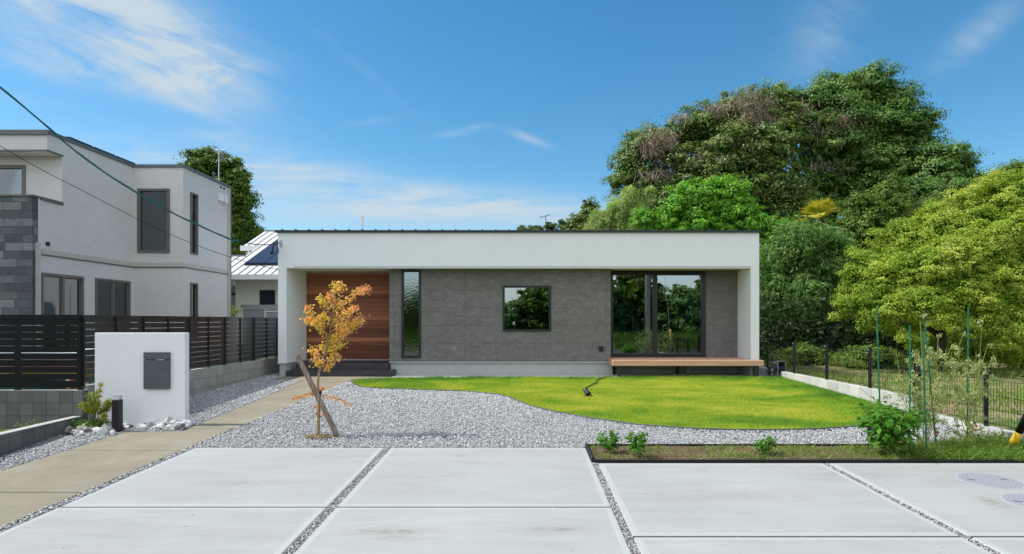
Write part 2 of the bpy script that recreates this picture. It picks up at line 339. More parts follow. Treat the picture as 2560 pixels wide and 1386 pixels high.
def lawnmat():
    m = leafmat('lawn_blade', [(0, 0, 0), (1, 1, 1)], .35, .6, .2)
    nt = m.node_tree; T = NT(nt); b = nt.nodes['Principled BSDF']
    p = T.pos(); x, y, z = T.xyz(p)
    n = T.noise(T.sc(p, 1, 1.7, 1), .75, 5, .62, .5)
    f = T.math('ADD', T.math('MULTIPLY', T.math('SUBTRACT', n, .5), 1.9), T.math('MULTIPLY', T.rnd(), .28))
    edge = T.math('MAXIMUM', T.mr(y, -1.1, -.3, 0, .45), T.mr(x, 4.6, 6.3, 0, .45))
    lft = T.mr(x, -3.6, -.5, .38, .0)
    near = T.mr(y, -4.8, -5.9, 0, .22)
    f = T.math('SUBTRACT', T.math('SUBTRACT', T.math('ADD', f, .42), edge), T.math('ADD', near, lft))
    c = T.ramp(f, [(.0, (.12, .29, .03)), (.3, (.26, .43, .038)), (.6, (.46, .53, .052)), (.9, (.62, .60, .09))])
    T.put(b.inputs['Base Color'], c)
    for nd in nt.nodes:
        if nd.type == 'BSDF_TRANSLUCENT': T.put(nd.inputs[0], c)
    return m
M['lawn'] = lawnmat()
M['bark'] = mk('grey_brown_bark', lambda T: (T.ramp(T.noise(T.sc(T.pos(), 1, 1, .3), 22, 5, .7), [(.3, (.045, .033, .024)), (.7, (.17, .135, .10))]), T.bump(T.noise(T.sc(T.pos(), 1, 1, .25), 30, 4), .8, .02)), .9, .1)
M['maplebark'] = plain('maple_bark', (.30, .20, .11), .8, .1, .35, 40)
M['post_wood'] = mk('weathered_timber_pole', lambda T: (T.ramp(T.noise(T.sc(T.pos(), 30, 30, 2.2), 1.6, 6, .7, .3), [(.34, (.07, .048, .035)), (.46, (.23, .17, .125)), (.6, (.37, .29, .225)), (.78, (.50, .42, .35))]), T.bump(T.noise(T.sc(T.pos(), 40, 40, 3), 1.5, 4), .7, .01)), .85, .1)
M['glass'] = glassmat('window_glass', (.42, .50, .52), .36)
M['glasswavy'] = glassmat('patterned_window_glass', (.30, .36, .38), .34, .06)
M['glassdark'] = glassmat('tinted_window_glass', (.45, .50, .52), .16)
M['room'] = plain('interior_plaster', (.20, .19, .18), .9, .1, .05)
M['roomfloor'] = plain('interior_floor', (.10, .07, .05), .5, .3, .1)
def _curt(T):
    x, y, z = T.xyz(T.pos()); s = T.math('SINE', T.math('MULTIPLY', T.math('ADD', x, y), 60))
    return (T.ramp(T.mr(s, -1, 1), [(0, (.50, .53, .52)), (1, (.62, .65, .63))]), T.bump(s, .6, .02))
M['curtain'] = mk('sheer_curtain', _curt, .9, .05)
M['frosted'] = plain('grey_roller_blind', (.10, .125, .135), .5, .4, .04)
def _solar(T):
    x, y, z = T.xyz(T.pos())
    a = T.math('GREATER_THAN', T.math('ABSOLUTE', T.math('SUBTRACT', T.math('FRACT', T.math('DIVIDE', y, .16)), .5)), .47)
    b = T.math('GREATER_THAN', T.math('ABSOLUTE', T.math('SUBTRACT', T.math('FRACT', T.math('DIVIDE', x, .16)), .5)), .485)
    return (T.mix(T.math('MULTIPLY', T.math('MAXIMUM', a, b), .5), (.020, .026, .055), (.09, .10, .14)), None)
M['solar'] = mk('solar_cell', _solar, .35, .35)
M['roofsilver'] = plain('pale_galvanised_roof', (.60, .60, .58), .7, .15, .05)
M['seam'] = plain('dark_roof_seam', (.27, .275, .28), .5, .3, .05)
M['palewall'] = mk('pale_siding', lambda T: (T.mix(T.math('MULTIPLY', T.math('GREATER_THAN', T.math('FRACT', T.math('DIVIDE', T.xyz(T.pos())[2], .11)), .93), .25), (.58, .56, .52), (.3, .29, .27)), None), .8, .15)
M['shedgrey'] = mk('grey_corrugated_steel', lambda T: ((.33, .345, .37), T.bump(T.math('SINE', T.math('MULTIPLY', T.xyz(T.pos())[0], 90)), .5, .01)), .5, .3)
M['cablegreen'] = plain('green_cable_sheath', (.012, .115, .105), .5, .3, .1)
M['stakegreen'] = plain('green_garden_stake', (.012, .135, .06), .4, .4, .1)
M['metal'] = plain('galvanised_steel', (.45, .46, .47), .35, .5, .1, metal=.6)
M['yellow'] = plain('yellow_guard_plastic', (.72, .46, .02), .4, .4, .06)
M['navy'] = plain('navy_hose_rubber', (.012, .018, .05), .4, .4, .1)
M['reelgrey'] = plain('taupe_hose_reel_plastic', (.20, .165, .15), .5, .3, .06)
M['manhole'] = mk('cast_manhole_cover', lambda T: ((lambda l: (T.mix(T.math('MULTIPLY', l, .5), (.33, .34, .37), (.20, .21, .23)), T.bump(T.math('SUBTRACT', 1, l), .5, .005)))(T.math('GREATER_THAN', T.math('MAXIMUM', T.math('ABSOLUTE', T.math('SUBTRACT', T.math('FRACT', T.math('MULTIPLY', T.math('ADD', T.xyz(T.pos())[0], T.xyz(T.pos())[1]), 22)), .5)), T.math('ABSOLUTE', T.math('SUBTRACT', T.math('FRACT', T.math('MULTIPLY', T.math('SUBTRACT', T.xyz(T.pos())[0], T.xyz(T.pos())[1]), 22)), .5))), .38))), .6, .3)
M['tomato'] = plain('ripe_tomato_skin', (.62, .085, .012), .25, .5, .2, 20)
M['concpole'] = mk('grey_concrete_pole', _conc((.38, .38, .37), .1), .9, .1)
# foliage
M['l_dark'] = leafmat('dark_evergreen_leaf', [(.022, .060, .010), (.060, .15, .020), (.14, .27, .035), (.32, .44, .12)], .28, .45, .4, .6)
M['l_dark2'] = leafmat('olive_evergreen_leaf', [(.026, .060, .010), (.072, .145, .020), (.17, .26, .04), (.36, .40, .13)], .28, .45, .4, .6)
M['l_bright'] = leafmat('bright_green_leaf', [(.06, .20, .018), (.13, .36, .028), (.24, .52, .045), (.50, .72, .12)], .45, .5, .3, 1.4)
M['l_pale'] = leafmat('pale_feathery_leaf', [(.24, .36, .10), (.38, .52, .16), (.54, .66, .26)], .5, .55, .2, .6)
M['l_bamboo'] = leafmat('bamboo_leaf', [(.05, .13, .03), (.11, .25, .05), (.22, .38, .10), (.42, .54, .24)], .4, .5, .3, .9)
M['l_yellow'] = leafmat('yellow_green_leaf', [(.07, .18, .015), (.19, .34, .025), (.36, .50, .05), (.58, .64, .12), (.72, .66, .20)], .5, .55, .25, 1.1)
M['l_left'] = leafmat('mid_green_leaf', [(.028, .075, .010), (.07, .15, .016), (.17, .28, .035), (.33, .42, .09)], .4, .5, .3, .9)
M['l_far'] = leafmat('distant_leaf', [(0.08, 0.136, 0.048), (0.136, 0.208, 0.072), (0.208, 0.288, 0.112)], .35, .55, .22, .3)
M['l_undershade'] = leafmat('shade_toned_undergrowth_leaf', [(.010, .028, .007), (.024, .055, .012), (.06, .12, .025)], .3, .5, .3, .4)  # leaf colour darkened to stand for the crowns' shade underneath
M['l_weed'] = leafmat('weed_leaf', [(.08, .17, .025), (.16, .29, .04), (.30, .42, .09), (.52, .48, .22)], .45, .55, .2, 1.2)
M['l_straw'] = leafmat('dry_straw', [(0.242, 0.165, 0.088), (0.418, 0.308, 0.165), (0.572, 0.44, 0.264)], .25, .55, .22, 2)
M['l_pepper'] = leafmat('vegetable_leaf', [(0.042, 0.158, 0.015), (0.083, 0.247, 0.021), (0.158, 0.375, 0.033)], .45, .55, .22, 6)
M['l_tomato'] = leafmat('wilting_tomato_leaf', [(.26, .36, .12), (.42, .50, .20), (.58, .64, .32), (.50, .46, .26)], .5, .6, .15, 4)
M['stem'] = plain('pale_green_stem', (.30, .34, .10), .6, .2, .2, 20)
M['brownstem'] = plain('woody_stem', (.16, .10, .055), .8, .1, .2, 20)
M['l_vine'] = leafmat('dead_vine', [(0.182, 0.143, 0.111), (0.312, 0.24, 0.182), (0.442, 0.364, 0.286)], .15, .55, .22, .8)
M['l_palmyel'] = leafmat('yellowing_palm_frond', [(.30, .36, .04), (.58, .52, .06), (.80, .58, .06)], .4, .5, .3, 2)
M['l_palmgrn'] = leafmat('green_palm_frond', [(.05, .10, .02), (.10, .18, .05), (.17, .25, .09)], .3, .5, .3, 2)
M['l_maple'] = leafmat('yellow_orange_maple_leaf', [(.82, .62, .12), (.95, .66, .18), (.98, .58, .20), (.98, .50, .24)], .5, .55, .2, 7)
M['l_maplegreen'] = leafmat('lime_maple_leaf', [(.52, .54, .06), (.72, .66, .09), (.90, .70, .14)], .5, .55, .2, 7)
M['l_maplered'] = leafmat('coral_red_maple_leaf', [(.92, .52, .28), (.92, .42, .26), (.88, .33, .22)], .5, .55, .2, 7)
M['l_maplebrown'] = leafmat('rusty_maple_leaf', [(.60, .24, .07), (.75, .30, .08), (.80, .48, .12)], .4, .55, .2, 7)
M['l_mahonia'] = leafmat('narrow_shrub_leaf', [(.08, .15, .012), (.19, .26, .02), (.38, .39, .03), (.62, .42, .06)], .35, .42, .35, 6)
M['l_mahoniadk'] = leafmat('grassy_shrub_leaf', [(.035, .10, .010), (.09, .19, .015), (.20, .30, .02)], .35, .42, .35, 6)
# ------------------------------------------------------------------ geometry helpers
def tag(o, label=None, cat=None, group=None, kind=None):
    if label: o['label'] = label
    if cat: o['category'] = cat
    if group: o['group'] = group
    if kind: o['kind'] = kind
    return o
def thing(name, loc, label, cat, group=None):
    o = bpy.data.objects.new(name, None); COL.objects.link(o); o.location = loc; o.empty_display_size = .1
    return tag(o, label, cat, group)
def wloc(p):
    v = Vector((0, 0, 0))
    while p is not None: v = v + Vector(p.location); p = p.parent
    return v
def link(name, me, mats, parent=None):
    o = bpy.data.objects.new(name, me); COL.objects.link(o)
    for m in (mats if isinstance(mats, (list, tuple)) else [mats]): me.materials.append(m)
    if parent is not None:
        o.parent = parent; me.transform(Matrix.Translation(-wloc(parent)))
    return o
def base_origin(o):
    "put the origin of a single-mesh thing at its base"
    me = o.data; n = len(me.vertices); a = np.empty(n * 3); me.vertices.foreach_get('co', a); a = a.reshape(-1, 3)
    c = Vector(((a[:, 0].min() + a[:, 0].max()) / 2, (a[:, 1].min() + a[:, 1].max()) / 2, a[:, 2].min()))
    me.transform(Matrix.Translation(-c)); o.location = c; return o
class MB:
    def __init__(s): s.v = []; s.f = []; s.mi = []; s.cur = 0
    def add(s, vs, fs):
        k = len(s.v); s.v += [tuple(v) for v in vs]; s.f += [tuple(i + k for i in f) for f in fs]; s.mi += [s.cur] * len(fs); return s
    def box(s, x0, x1, y0, y1, z0, z1):
        return s.add([(x0, y0, z0), (x1, y0, z0), (x1, y1, z0), (x0, y1, z0), (x0, y0, z1), (x1, y0, z1), (x1, y1, z1), (x0, y1, z1)],
                     [(0, 3, 2, 1), (4, 5, 6, 7), (0, 1, 5, 4), (1, 2, 6, 5), (2, 3, 7, 6), (3, 0, 4, 7)])
    def hexa(s, c8):
        return s.add(c8, [(0, 3, 2, 1), (4, 5, 6, 7), (0, 1, 5, 4), (1, 2, 6, 5), (2, 3, 7, 6), (3, 0, 4, 7)])
    def tube(s, pts, r, n=6, cap=True):
        pts = [Vector(p) for p in pts]; rs = r if isinstance(r, (list, tuple)) else [r] * len(pts); k0 = len(s.v)
        up = Vector((0, 0, 1)); prev = None; vs = []
        for i, p in enumerate(pts):
            t = (pts[min(i + 1, len(pts) - 1)] - pts[max(i - 1, 0)]); t = t.normalized() if t.length > 1e-9 else Vector((0, 0, 1))
            if prev is None:
                a = t.cross(up); a = a if a.length > .05 else t.cross(Vector((1, 0, 0))); a.normalize()
            else:
                a = prev - t * prev.dot(t); a.normalize()
            prev = a; b = t.cross(a)
            for j in range(n):
                q = 2 * math.pi * j / n; vs.append(p + (a * math.cos(q) + b * math.sin(q)) * rs[i])
        fs = []
        for i in range(len(pts) - 1):
            for j in range(n): fs.append((i * n + j, i * n + (j + 1) % n, (i + 1) * n + (j + 1) % n, (i + 1) * n + j))
        if cap: fs.append(tuple(range(n))[::-1]); fs.append(tuple((len(pts) - 1) * n + j for j in range(n)))
        return s.add(vs, fs)
    def cyl(s, x, y, z0, z1, r, n=20, r2=None):
        return s.tube([(x, y, z0), (x, y, z1)], [r, r if r2 is None else r2], n)
    def poly(s, pts, z0f, z1f):
        n = len(pts); vs = [(x, y, z0f(x, y)) for x, y in pts] + [(x, y, z1f(x, y)) for x, y in pts]
        return s.add(vs, [tuple(range(n))[::-1], tuple(range(n, 2 * n))] + [(i, (i + 1) % n, n + (i + 1) % n, n + i) for i in range(n)])
    def build(s, name, mat, parent=None, bevel=0, smooth=False):
        me = bpy.data.meshes.new(name); me.from_pydata(s.v, [], s.f)
        if any(s.mi): me.polygons.foreach_set('material_index', s.mi)
        if smooth: me.polygons.foreach_set('use_smooth', [True] * len(me.polygons))
        me.update(); o = link(name, me, mat, parent)
        if bevel:
            b = o.modifiers.new('bevel', 'BEVEL'); b.width = bevel; b.segments = 2; b.limit_method = 'ANGLE'; b.angle_limit = R(40)
        return o
def wall(axis, n0, n1, u0, u1, z0, z1, holes=()):
    "wall slab with openings; axis 'x': runs along x, thickness in y (n0..n1); axis 'y': the reverse"
    us = sorted({u0, u1, *[h[0] for h in holes], *[h[1] for h in holes]}); zs = sorted({z0, z1, *[h[2] for h in holes], *[h[3] for h in holes]})
    us = [u for u in us if u0 <= u <= u1]; zs = [z for z in zs if z0 <= z <= z1]
    solid = lambda i, j: 0 <= i < len(us) - 1 and 0 <= j < len(zs) - 1 and not any(h[0] <= (us[i] + us[i + 1]) / 2 <= h[1] and h[2] <= (zs[j] + zs[j + 1]) / 2 <= h[3] for h in holes)
    P = (lambda u, n, z: (u, n, z)) if axis == 'x' else (lambda u, n, z: (n, u, z))
    m = MB()
    for i in range(len(us) - 1):
        for j in range(len(zs) - 1):
            if not solid(i, j): continue
            a, b, c, d = us[i], us[i + 1], zs[j], zs[j + 1]
            m.add([P(a, n0, c), P(b, n0, c), P(b, n0, d), P(a, n0, d)], [(0, 1, 2, 3)]); m.add([P(a, n1, c), P(b, n1, c), P(b, n1, d), P(a, n1, d)], [(3, 2, 1, 0)])
            if not solid(i - 1, j): m.add([P(a, n0, c), P(a, n1, c), P(a, n1, d), P(a, n0, d)], [(0, 1, 2, 3)])
            if not solid(i + 1, j): m.add([P(b, n0, c), P(b, n1, c), P(b, n1, d), P(b, n0, d)], [(3, 2, 1, 0)])
            if not solid(i, j - 1): m.add([P(a, n0, c), P(b, n0, c), P(b, n1, c), P(a, n1, c)], [(3, 2, 1, 0)])
            if not solid(i, j + 1): m.add([P(a, n0, d), P(b, n0, d), P(b, n1, d), P(a, n1, d)], [(0, 1, 2, 3)])
    return m
def window(parent, axis, face, out, u0, u1, z0, z1, fw=.05, depth=.07, mull=(), mat=None, glass=None, back=None, proud=.02, name='window', sash=0):
    "frame as a part, each pane a sub-part; face = wall face coordinate, out = -1/+1 outward direction along the normal"
    P = (lambda u, n, z: (u, n, z)) if axis == 'x' else (lambda u, n, z: (n, u, z))
    def bx(m, a, b, n0, n1, c, d):
        p, q = P(a, n0, c), P(b, n1, d)
        m.box(min(p[0], q[0]), max(p[0], q[0]), min(p[1], q[1]), max(p[1], q[1]), c, d)
    nf, nb = face + out * proud, face - out * (depth - proud); m = MB()
    bx(m, u0, u1, nf, nb, z1 - fw, z1); bx(m, u0, u1, nf, nb, z0, z0 + fw)
    bx(m, u0, u0 + fw, nf, nb, z0 + fw, z1 - fw); bx(m, u1 - fw, u1, nf, nb, z0 + fw, z1 - fw)
    for c in mull: bx(m, c - fw * .55, c + fw * .55, nf - out * .006, nb, z0 + fw, z1 - fw)
    f = m.build(name, mat or M['black'], parent)
    e = [u0 + fw] + [q for c in mull for q in (c - fw * .55, c + fw * .55)] + [u1 - fw]
    for k in range(0, len(e), 2):
        g = MB(); pn = face - out * (.025 if (k // 2) % 2 == 0 else .04)
        bx(g, e[k], e[k + 1], pn, pn - out * .006, z0 + fw, z1 - fw); g.build('pane', glass or M['glass'], f)
        if sash:
            g = MB(); a, b, c, d = e[k], e[k + 1], z0 + fw, z1 - fw
            for q in ((a, b, d - sash, d), (a, b, c, c + sash), (a, a + sash, c + sash, d - sash), (b - sash, b, c + sash, d - sash)):
                bx(g, q[0], q[1], pn + out * .012, pn - out * .012, q[2], q[3])
            g.build('sash', mat or M['black'], f)
    return f
# ---- numpy foliage
def quads(name, P4, mat, parent=None):
    n = len(P4); me = bpy.data.meshes.new(name); me.vertices.add(4 * n); me.loops.add(4 * n); me.polygons.add(n)
    me.vertices.foreach_set('co', P4.reshape(-1).astype(np.float32)); me.loops.foreach_set('vertex_index', np.arange(4 * n, dtype=np.int32))
    me.polygons.foreach_set('loop_start', np.arange(0, 4 * n, 4, dtype=np.int32)); me.update(calc_edges=True); me.validate()
    return link(name, me, mat, parent)
def tris(name, P3, mat, parent=None):
    n = len(P3); me = bpy.data.meshes.new(name); me.vertices.add(3 * n); me.loops.add(3 * n); me.polygons.add(n)
    me.vertices.foreach_set('co', P3.reshape(-1).astype(np.float32)); me.loops.foreach_set('vertex_index', np.arange(3 * n, dtype=np.int32))
    me.polygons.foreach_set('loop_start', np.arange(0, 3 * n, 3, dtype=np.int32)); me.update(calc_edges=True)
    return link(name, me, mat, parent)
def unit(a): return a / np.maximum(np.linalg.norm(a, axis=-1, keepdims=True), 1e-9)
def leaves(C, N, L, aspect=.5, T=None, fold=.12):
    n = len(C); N = unit(N); T = rng.normal(size=(n, 3)) if T is None else T
    T = unit(T - N * np.sum(T * N, 1, keepdims=True)); B = np.cross(N, T); L = np.asarray(L).reshape(-1, 1) * np.ones((n, 1))
    h = N * L * fold
    return np.stack([C - T * L * .5, C + B * L * aspect * .5 + h, C + T * L * .5, C - B * L * aspect * .5 + h], 1)
def W(px, py, d): return np.array([(px - VX) * d / F, d + CAMY, CAMZ + (HY - py) * d / F])
def lobes_px(L, d, rd=None):
    "lobes given as (px, py, rpx, rpy[, ddepth]) at distance d -> world ellipsoids"
    out = []
    for q in L:
        dd = d + (q[4] if len(q) > 4 else 0); c = W(q[0], q[1], dd); rx, rz = q[2] * dd / F, q[3] * dd / F
        out.append((c, np.array([rx, rd if rd else (rx + rz) * .5, rz])))
    return out
def crown(lobes, n, clump_n=80, clump_r=.36, leaf=.14, aspect=.5, fill=.18, droop=0.0, shell=.70, upb=.35, elong=.45):
    wts = np.array([l[1][0] * l[1][2] + l[1][1] * l[1][2] for l in lobes]); wts /= wts.sum()
    nc = max(1, int(n / clump_n)); li = rng.choice(len(lobes), nc, p=wts)
    c = np.array([l[0] for l in lobes])[li]; r = np.array([l[1] for l in lobes])[li]
    d = unit(rng.normal(size=(nc, 3)) + np.array([0, -.25, .15])); u = rng.uniform(shell, 1.0, (nc, 1)) + rng.normal(size=(nc, 1)) * .09
    cc = c + d * r * u; cr = clump_r * rng.uniform(.45, 1.45, (nc, 1))
    m = nc * clump_n; k = np.repeat(np.arange(nc), clump_n)
    off = unit(rng.normal(size=(m, 3)) + np.array([-.1, 0, .55])) * rng.uniform(.15, 1, (m, 1)) ** .5 * (1 + .12 * rng.normal(size=(m, 1))) * np.array([1, 1, .55]); ax_ = unit(d + rng.normal(size=(nc, 3)) * .55 + np.array([0, 0, .15])); el_ = rng.uniform(-.3, 1.15, (m, 1)) * elong; C = cc[k] + (off * (1 - .28 * np.abs(el_)) + ax_[k] * el_) * cr[k]
    C[:, 2] -= droop * np.abs(rng.normal(size=m)) * cr[k][:, 0]
    N = unit(d[k] * .6 + np.array([-.25, -.1, upb + .25]) + unit(off) * .75 + rng.normal(size=(m, 3)) * .38)
    P = [leaves(C, N, leaf * rng.uniform(.65, 1.3, m), aspect)]
    nf = int(n * fill)
    if nf:
        li = rng.choice(len(lobes), nf, p=wts); c = np.array([l[0] for l in lobes])[li]; r = np.array([l[1] for l in lobes])[li]
        C = c + unit(rng.normal(size=(nf, 3))) * r * rng.uniform(.1, .78, (nf, 1))
        P.append(leaves(C, rng.normal(size=(nf, 3)), leaf * 2.4, .7))
    return np.concatenate(P)
def make_tree(name, label, cat, group, base, lobes, mat, n, leaf, trunk_r=.2, clump_n=80, clump_r=.36, aspect=.5, fill=.18, shell=.7, limbs=6, droop=0, bark=None, parts=True):
    t = thing(name, base, label, cat, group); b = Vector(base); m = MB()
    cen = sum((Vector(l[0]) for l in lobes), Vector()) / len(lobes); zt = cen.z
    top = Vector((b.x * .35 + cen.x * .65, b.y * .35 + cen.y * .65, zt))
    p1 = b.lerp(top, .35) + Vector((random.uniform(-.15, .15), 0, 0)); p2 = b.lerp(top, .7) + Vector((random.uniform(-.2, .2), 0, 0))
    m.tube([b + Vector((0, 0, -.1)), b.lerp(top, .06), p1, p2, top], [trunk_r * 1.35, trunk_r, trunk_r * .8, trunk_r * .6, trunk_r * .35], 9)
    for l in lobes[:limbs * 2]:
        q = Vector(l[0]); s = random.choice([p1, p2, top]); mid = s.lerp(q, .55) + Vector((0, 0, .12 * (q - s).length * random.uniform(.2, 1)))
        m.tube([s, mid, q], [trunk_r * .42, trunk_r * .25, trunk_r * .1], 6)
        for _ in range(3):
            e = q + Vector([random.uniform(-.85, .85) * k for k in l[1]]); m.tube([mid.lerp(q, .5), q.lerp(e, .6), e], [trunk_r * .15, trunk_r * .1, trunk_r * .04], 4)
    m.build('trunk', bark or M['bark'], t, smooth=True)
    quads('crown', crown(lobes, n, clump_n, clump_r, leaf, aspect, fill, droop, shell), mat, t)
    return t
def gz(y): return SL * y if y < 0 else 0.0
def G(px, py, h=0.0):
    d = 2719.0 / (py - 762.0); y = d + CAMY; return ((px - VX) * d / F, y, gz(y) + h)
def inpoly(X, Y, poly):
    ins = np.zeros(len(X), bool); n = len(poly)
    for i in range(n):
        x1, y1 = poly[i][:2]; x2, y2 = poly[(i + 1) % n][:2]
        c = ((y1 > Y) != (y2 > Y)); xi = (x2 - x1) * (Y - y1) / ((y2 - y1) if abs(y2 - y1) > 1e-9 else 1e-9) + x1
        ins ^= c & (X < xi)
    return ins
def sample(poly, n, excl=()):
    xs = [p[0] for p in poly]; ys = [p[1] for p in poly]
    X = rng.uniform(min(xs), max(xs), n); Y = rng.uniform(min(ys), max(ys), n); k = inpoly(X, Y, poly)
    for e in excl: k &= ~inpoly(X, Y, e)
    return X[k], Y[k]
def stones(name, X, Y, z, size, mat, flat=.6):
    "crushed stones: deformed octahedra scattered on the ground"
    n = len(X); base = np.array([[1, 0, 0], [0, 1, 0], [-1, 0, 0], [0, -1, 0], [0, 0, 1], [0, 0, -1]], float)
    s = size * rng.uniform(.5, 1.25, (n, 1, 1)) * rng.uniform(.6, 1.3, (n, 1, 3)); v = base[None] * s * np.array([1, 1, flat]) + rng.normal(size=(n, 6, 3)) * size * .16
    a = rng.uniform(0, 6.28, n); c, s_ = np.cos(a)[:, None], np.sin(a)[:, None]; tl = rng.normal(size=n)[:, None] * .5
    x = v[..., 0] * c - v[..., 1] * s_; y = v[..., 0] * s_ + v[..., 1] * c; zz = v[..., 2] + x * tl * .5
    P = np.stack([x + X[:, None], y + Y[:, None], zz + z[:, None]], -1)
    fc = np.array([[0, 1, 4], [1, 2, 4], [2, 3, 4], [3, 0, 4], [1, 0, 5], [2, 1, 5], [3, 2, 5], [0, 3, 5]], np.int32)
    me = bpy.data.meshes.new(name); me.vertices.add(6 * n); me.loops.add(24 * n); me.polygons.add(8 * n)
    me.vertices.foreach_set('co', P.reshape(-1).astype(np.float32)); idx = (fc[None] + (np.arange(n, dtype=np.int32) * 6)[:, None, None]).reshape(-1)
    me.loops.foreach_set('vertex_index', idx.astype(np.int32)); me.polygons.foreach_set('loop_start', np.arange(0, 24 * n, 3, dtype=np.int32)); me.update(calc_edges=True)
    return tag(link(name, me, mat), kind='stuff')
def blades(name, X, Y, z, h, w, mat, lean=.35, label=None):
    n = len(X); a = rng.uniform(0, 6.28, n); b = rng.uniform(0, 6.28, n); H = h * rng.uniform(.5, 1.3, n); z = np.asarray(z) * np.ones(n)
    dx, dy = np.cos(a) * w * .5, np.sin(a) * w * .5; lx, ly = np.cos(b) * H * lean * rng.uniform(.1, 1.6, n), np.sin(b) * H * lean * rng.uniform(.1, 1.6, n)
    P = np.stack([np.stack([X - dx, Y - dy, z], 1), np.stack([X + dx, Y + dy, z], 1), np.stack([X + lx, Y + ly, z + H], 1)], 1)
    return tris(name, P, mat)
gzv = lambda Y: np.where(Y < 0, SL * Y, 0.0)

# ------------------------------------------------------------------ ground, paving
m = MB(); xs = [-400, -60, -20, 0, 20, 60, 400]; ys = [-300, -60, -16, -8, 0, 20, 60, 600]
hz = lambda y: (SL * max(y, -16) if y < 0 else 0) - .05
m.add([(x, y, hz(y)) for y in ys for x in xs], [(j * 7 + i, j * 7 + i + 1, (j + 1) * 7 + i + 1, (j + 1) * 7 + i) for j in range(7) for i in range(6)])
tag(m.build('ground', M['ground']), kind='structure')
pl = lambda h: (lambda x, y: gz(y) + h)
m = MB(); m.add([(-6.6, -14.1, gz(-14.1) - .02), (6.4, -14.1, gz(-14.1) - .02), (6.4, 0, -.02), (-6.6, 0, -.02), (6.4, 2, -.02), (-6.6, 2, -.02)], [(0, 1, 2, 3), (3, 2, 4, 5)])
tag(m.build('gravel_bed', M['gravelbase']), kind='structure')
m = MB(); m.add([(-60, -20.5, -.44), (60, -20.5, -.44), (60, -14.15, -.395), (-60, -14.15, -.395)], [(0, 1, 2, 3)])
tag(m.build('road', M['asphalt']), kind='structure')
for (a_, b_, c_) in ((-4.13, .785, 5.38), (-4.13, .785, 3.175), (.855, 6.05, 4.695), (.855, 6.05, 2.515)):
    for q0, q1 in (((a_, -1.745), (-1.665, b_)) if a_ < 0 else ((a_, 3.40), (3.475, b_))):
        yy = c_ + CAMY; tag(MB().poly([(q0, yy - .018), (q1, yy - .018), (q1, yy + .018), (q0, yy + .018)], lambda x, y: gz(y) - .05, lambda x, y: gz(y) - .006).build('joint_filler', M['darktrim']), kind='structure')
def slab(x0, x1, y0, y1, e=.06):
    m = MB(); z = lambda y: gz(y); bt = .1; g = .004
    o = [(x0, y0), (x1, y0), (x1, y1), (x0, y1)]; i_ = [(x0 + e, y0 + e), (x1 - e, y0 + e), (x1 - e, y1 - e), (x0 + e, y1 - e)]
    r = .008; o2 = [(x0 + r, y0 + r), (x1 - r, y0 + r), (x1 - r, y1 - r), (x0 + r, y1 - r)]
    vs = [(a, b, z(b) - bt) for a, b in o] + [(a, b, z(b) - r) for a, b in o] + [(a, b, z(b)) for a, b in o2] + [(a, b, z(b)) for a, b in i_]
    m.cur = 1; fs = []
    for k in range(3):
        for q in range(4): fs.append((k * 4 + q, k * 4 + (q + 1) % 4, (k + 1) * 4 + (q + 1) % 4, (k + 1) * 4 + q))
    m.add(vs, fs); m.cur = 0; m.add([vs[12], vs[13], vs[14], vs[15]], [(0, 1, 2, 3)])
    return tag(m.build('driveway', [M['slab'], M['slabedge']]), kind='structure')
for (x0, x1) in ((-4.13, -1.745), (-1.665, .785)):
    for (d1, d0) in ((7.60, 5.395), (5.365, 3.19), (3.16, 1.0)): slab(x0, x1, d0 + CAMY, d1 + CAMY)
for (x0, x1) in ((.855, 3.40), (3.475, 6.05)):
    for (d1, d0) in ((6.86, 4.71), (4.68, 2.53), (2.50, 1.0)): slab(x0, x1, d0 + CAMY, d1 + CAMY)
# tan path
def pth(pts):
    return tag(MB().poly(pts, pl(-.1), pl(.006)).build('path', M['path'], bevel=.006), kind='structure')
Yd = lambda d: d + CAMY
pth([(-5.63, Yd(3.0)), (-4.22, Yd(3.0)), (-4.22, Yd(5.765)), (-5.63, Yd(5.765))])
pth([(-5.63, Yd(5.79)), (-4.22, Yd(5.79)), (-4.22, Yd(7.43)), (-5.63, Yd(7.43))])
pth([(-5.63, Yd(7.455)), (-4.22, Yd(7.455)), (-4.22, Yd(8.75)), (-4.83, Yd(8.75)), (-4.83, Yd(8.58)), (-5.63, Yd(8.50))])
pth([(-4.86, Yd(8.775)), (-4.18, Yd(8.775)), (-4.15, Yd(11.53)), (-5.0, Yd(11.53))])
pth([(-5.0, Yd(11.555)), (-4.15, Yd(11.555)), (-4.10, Yd(14.35)), (-5.24, Yd(14.35))])
pth([(-6.0, Yd(14.375)), (-3.25, Yd(14.375)), (-3.25, Yd(15.06)), (-6.0, Yd(15.06))])
# apron strip along the house
tag(MB().box(-3.24, 2.35, -.33, .44, -.08, .012).build('apron_strip', M['apron'], bevel=.006), kind='structure')
tag(MB().box(2.36, 6.0, -.20, .93, -.08, .004).build('apron_strip', M['apron']), kind='structure')
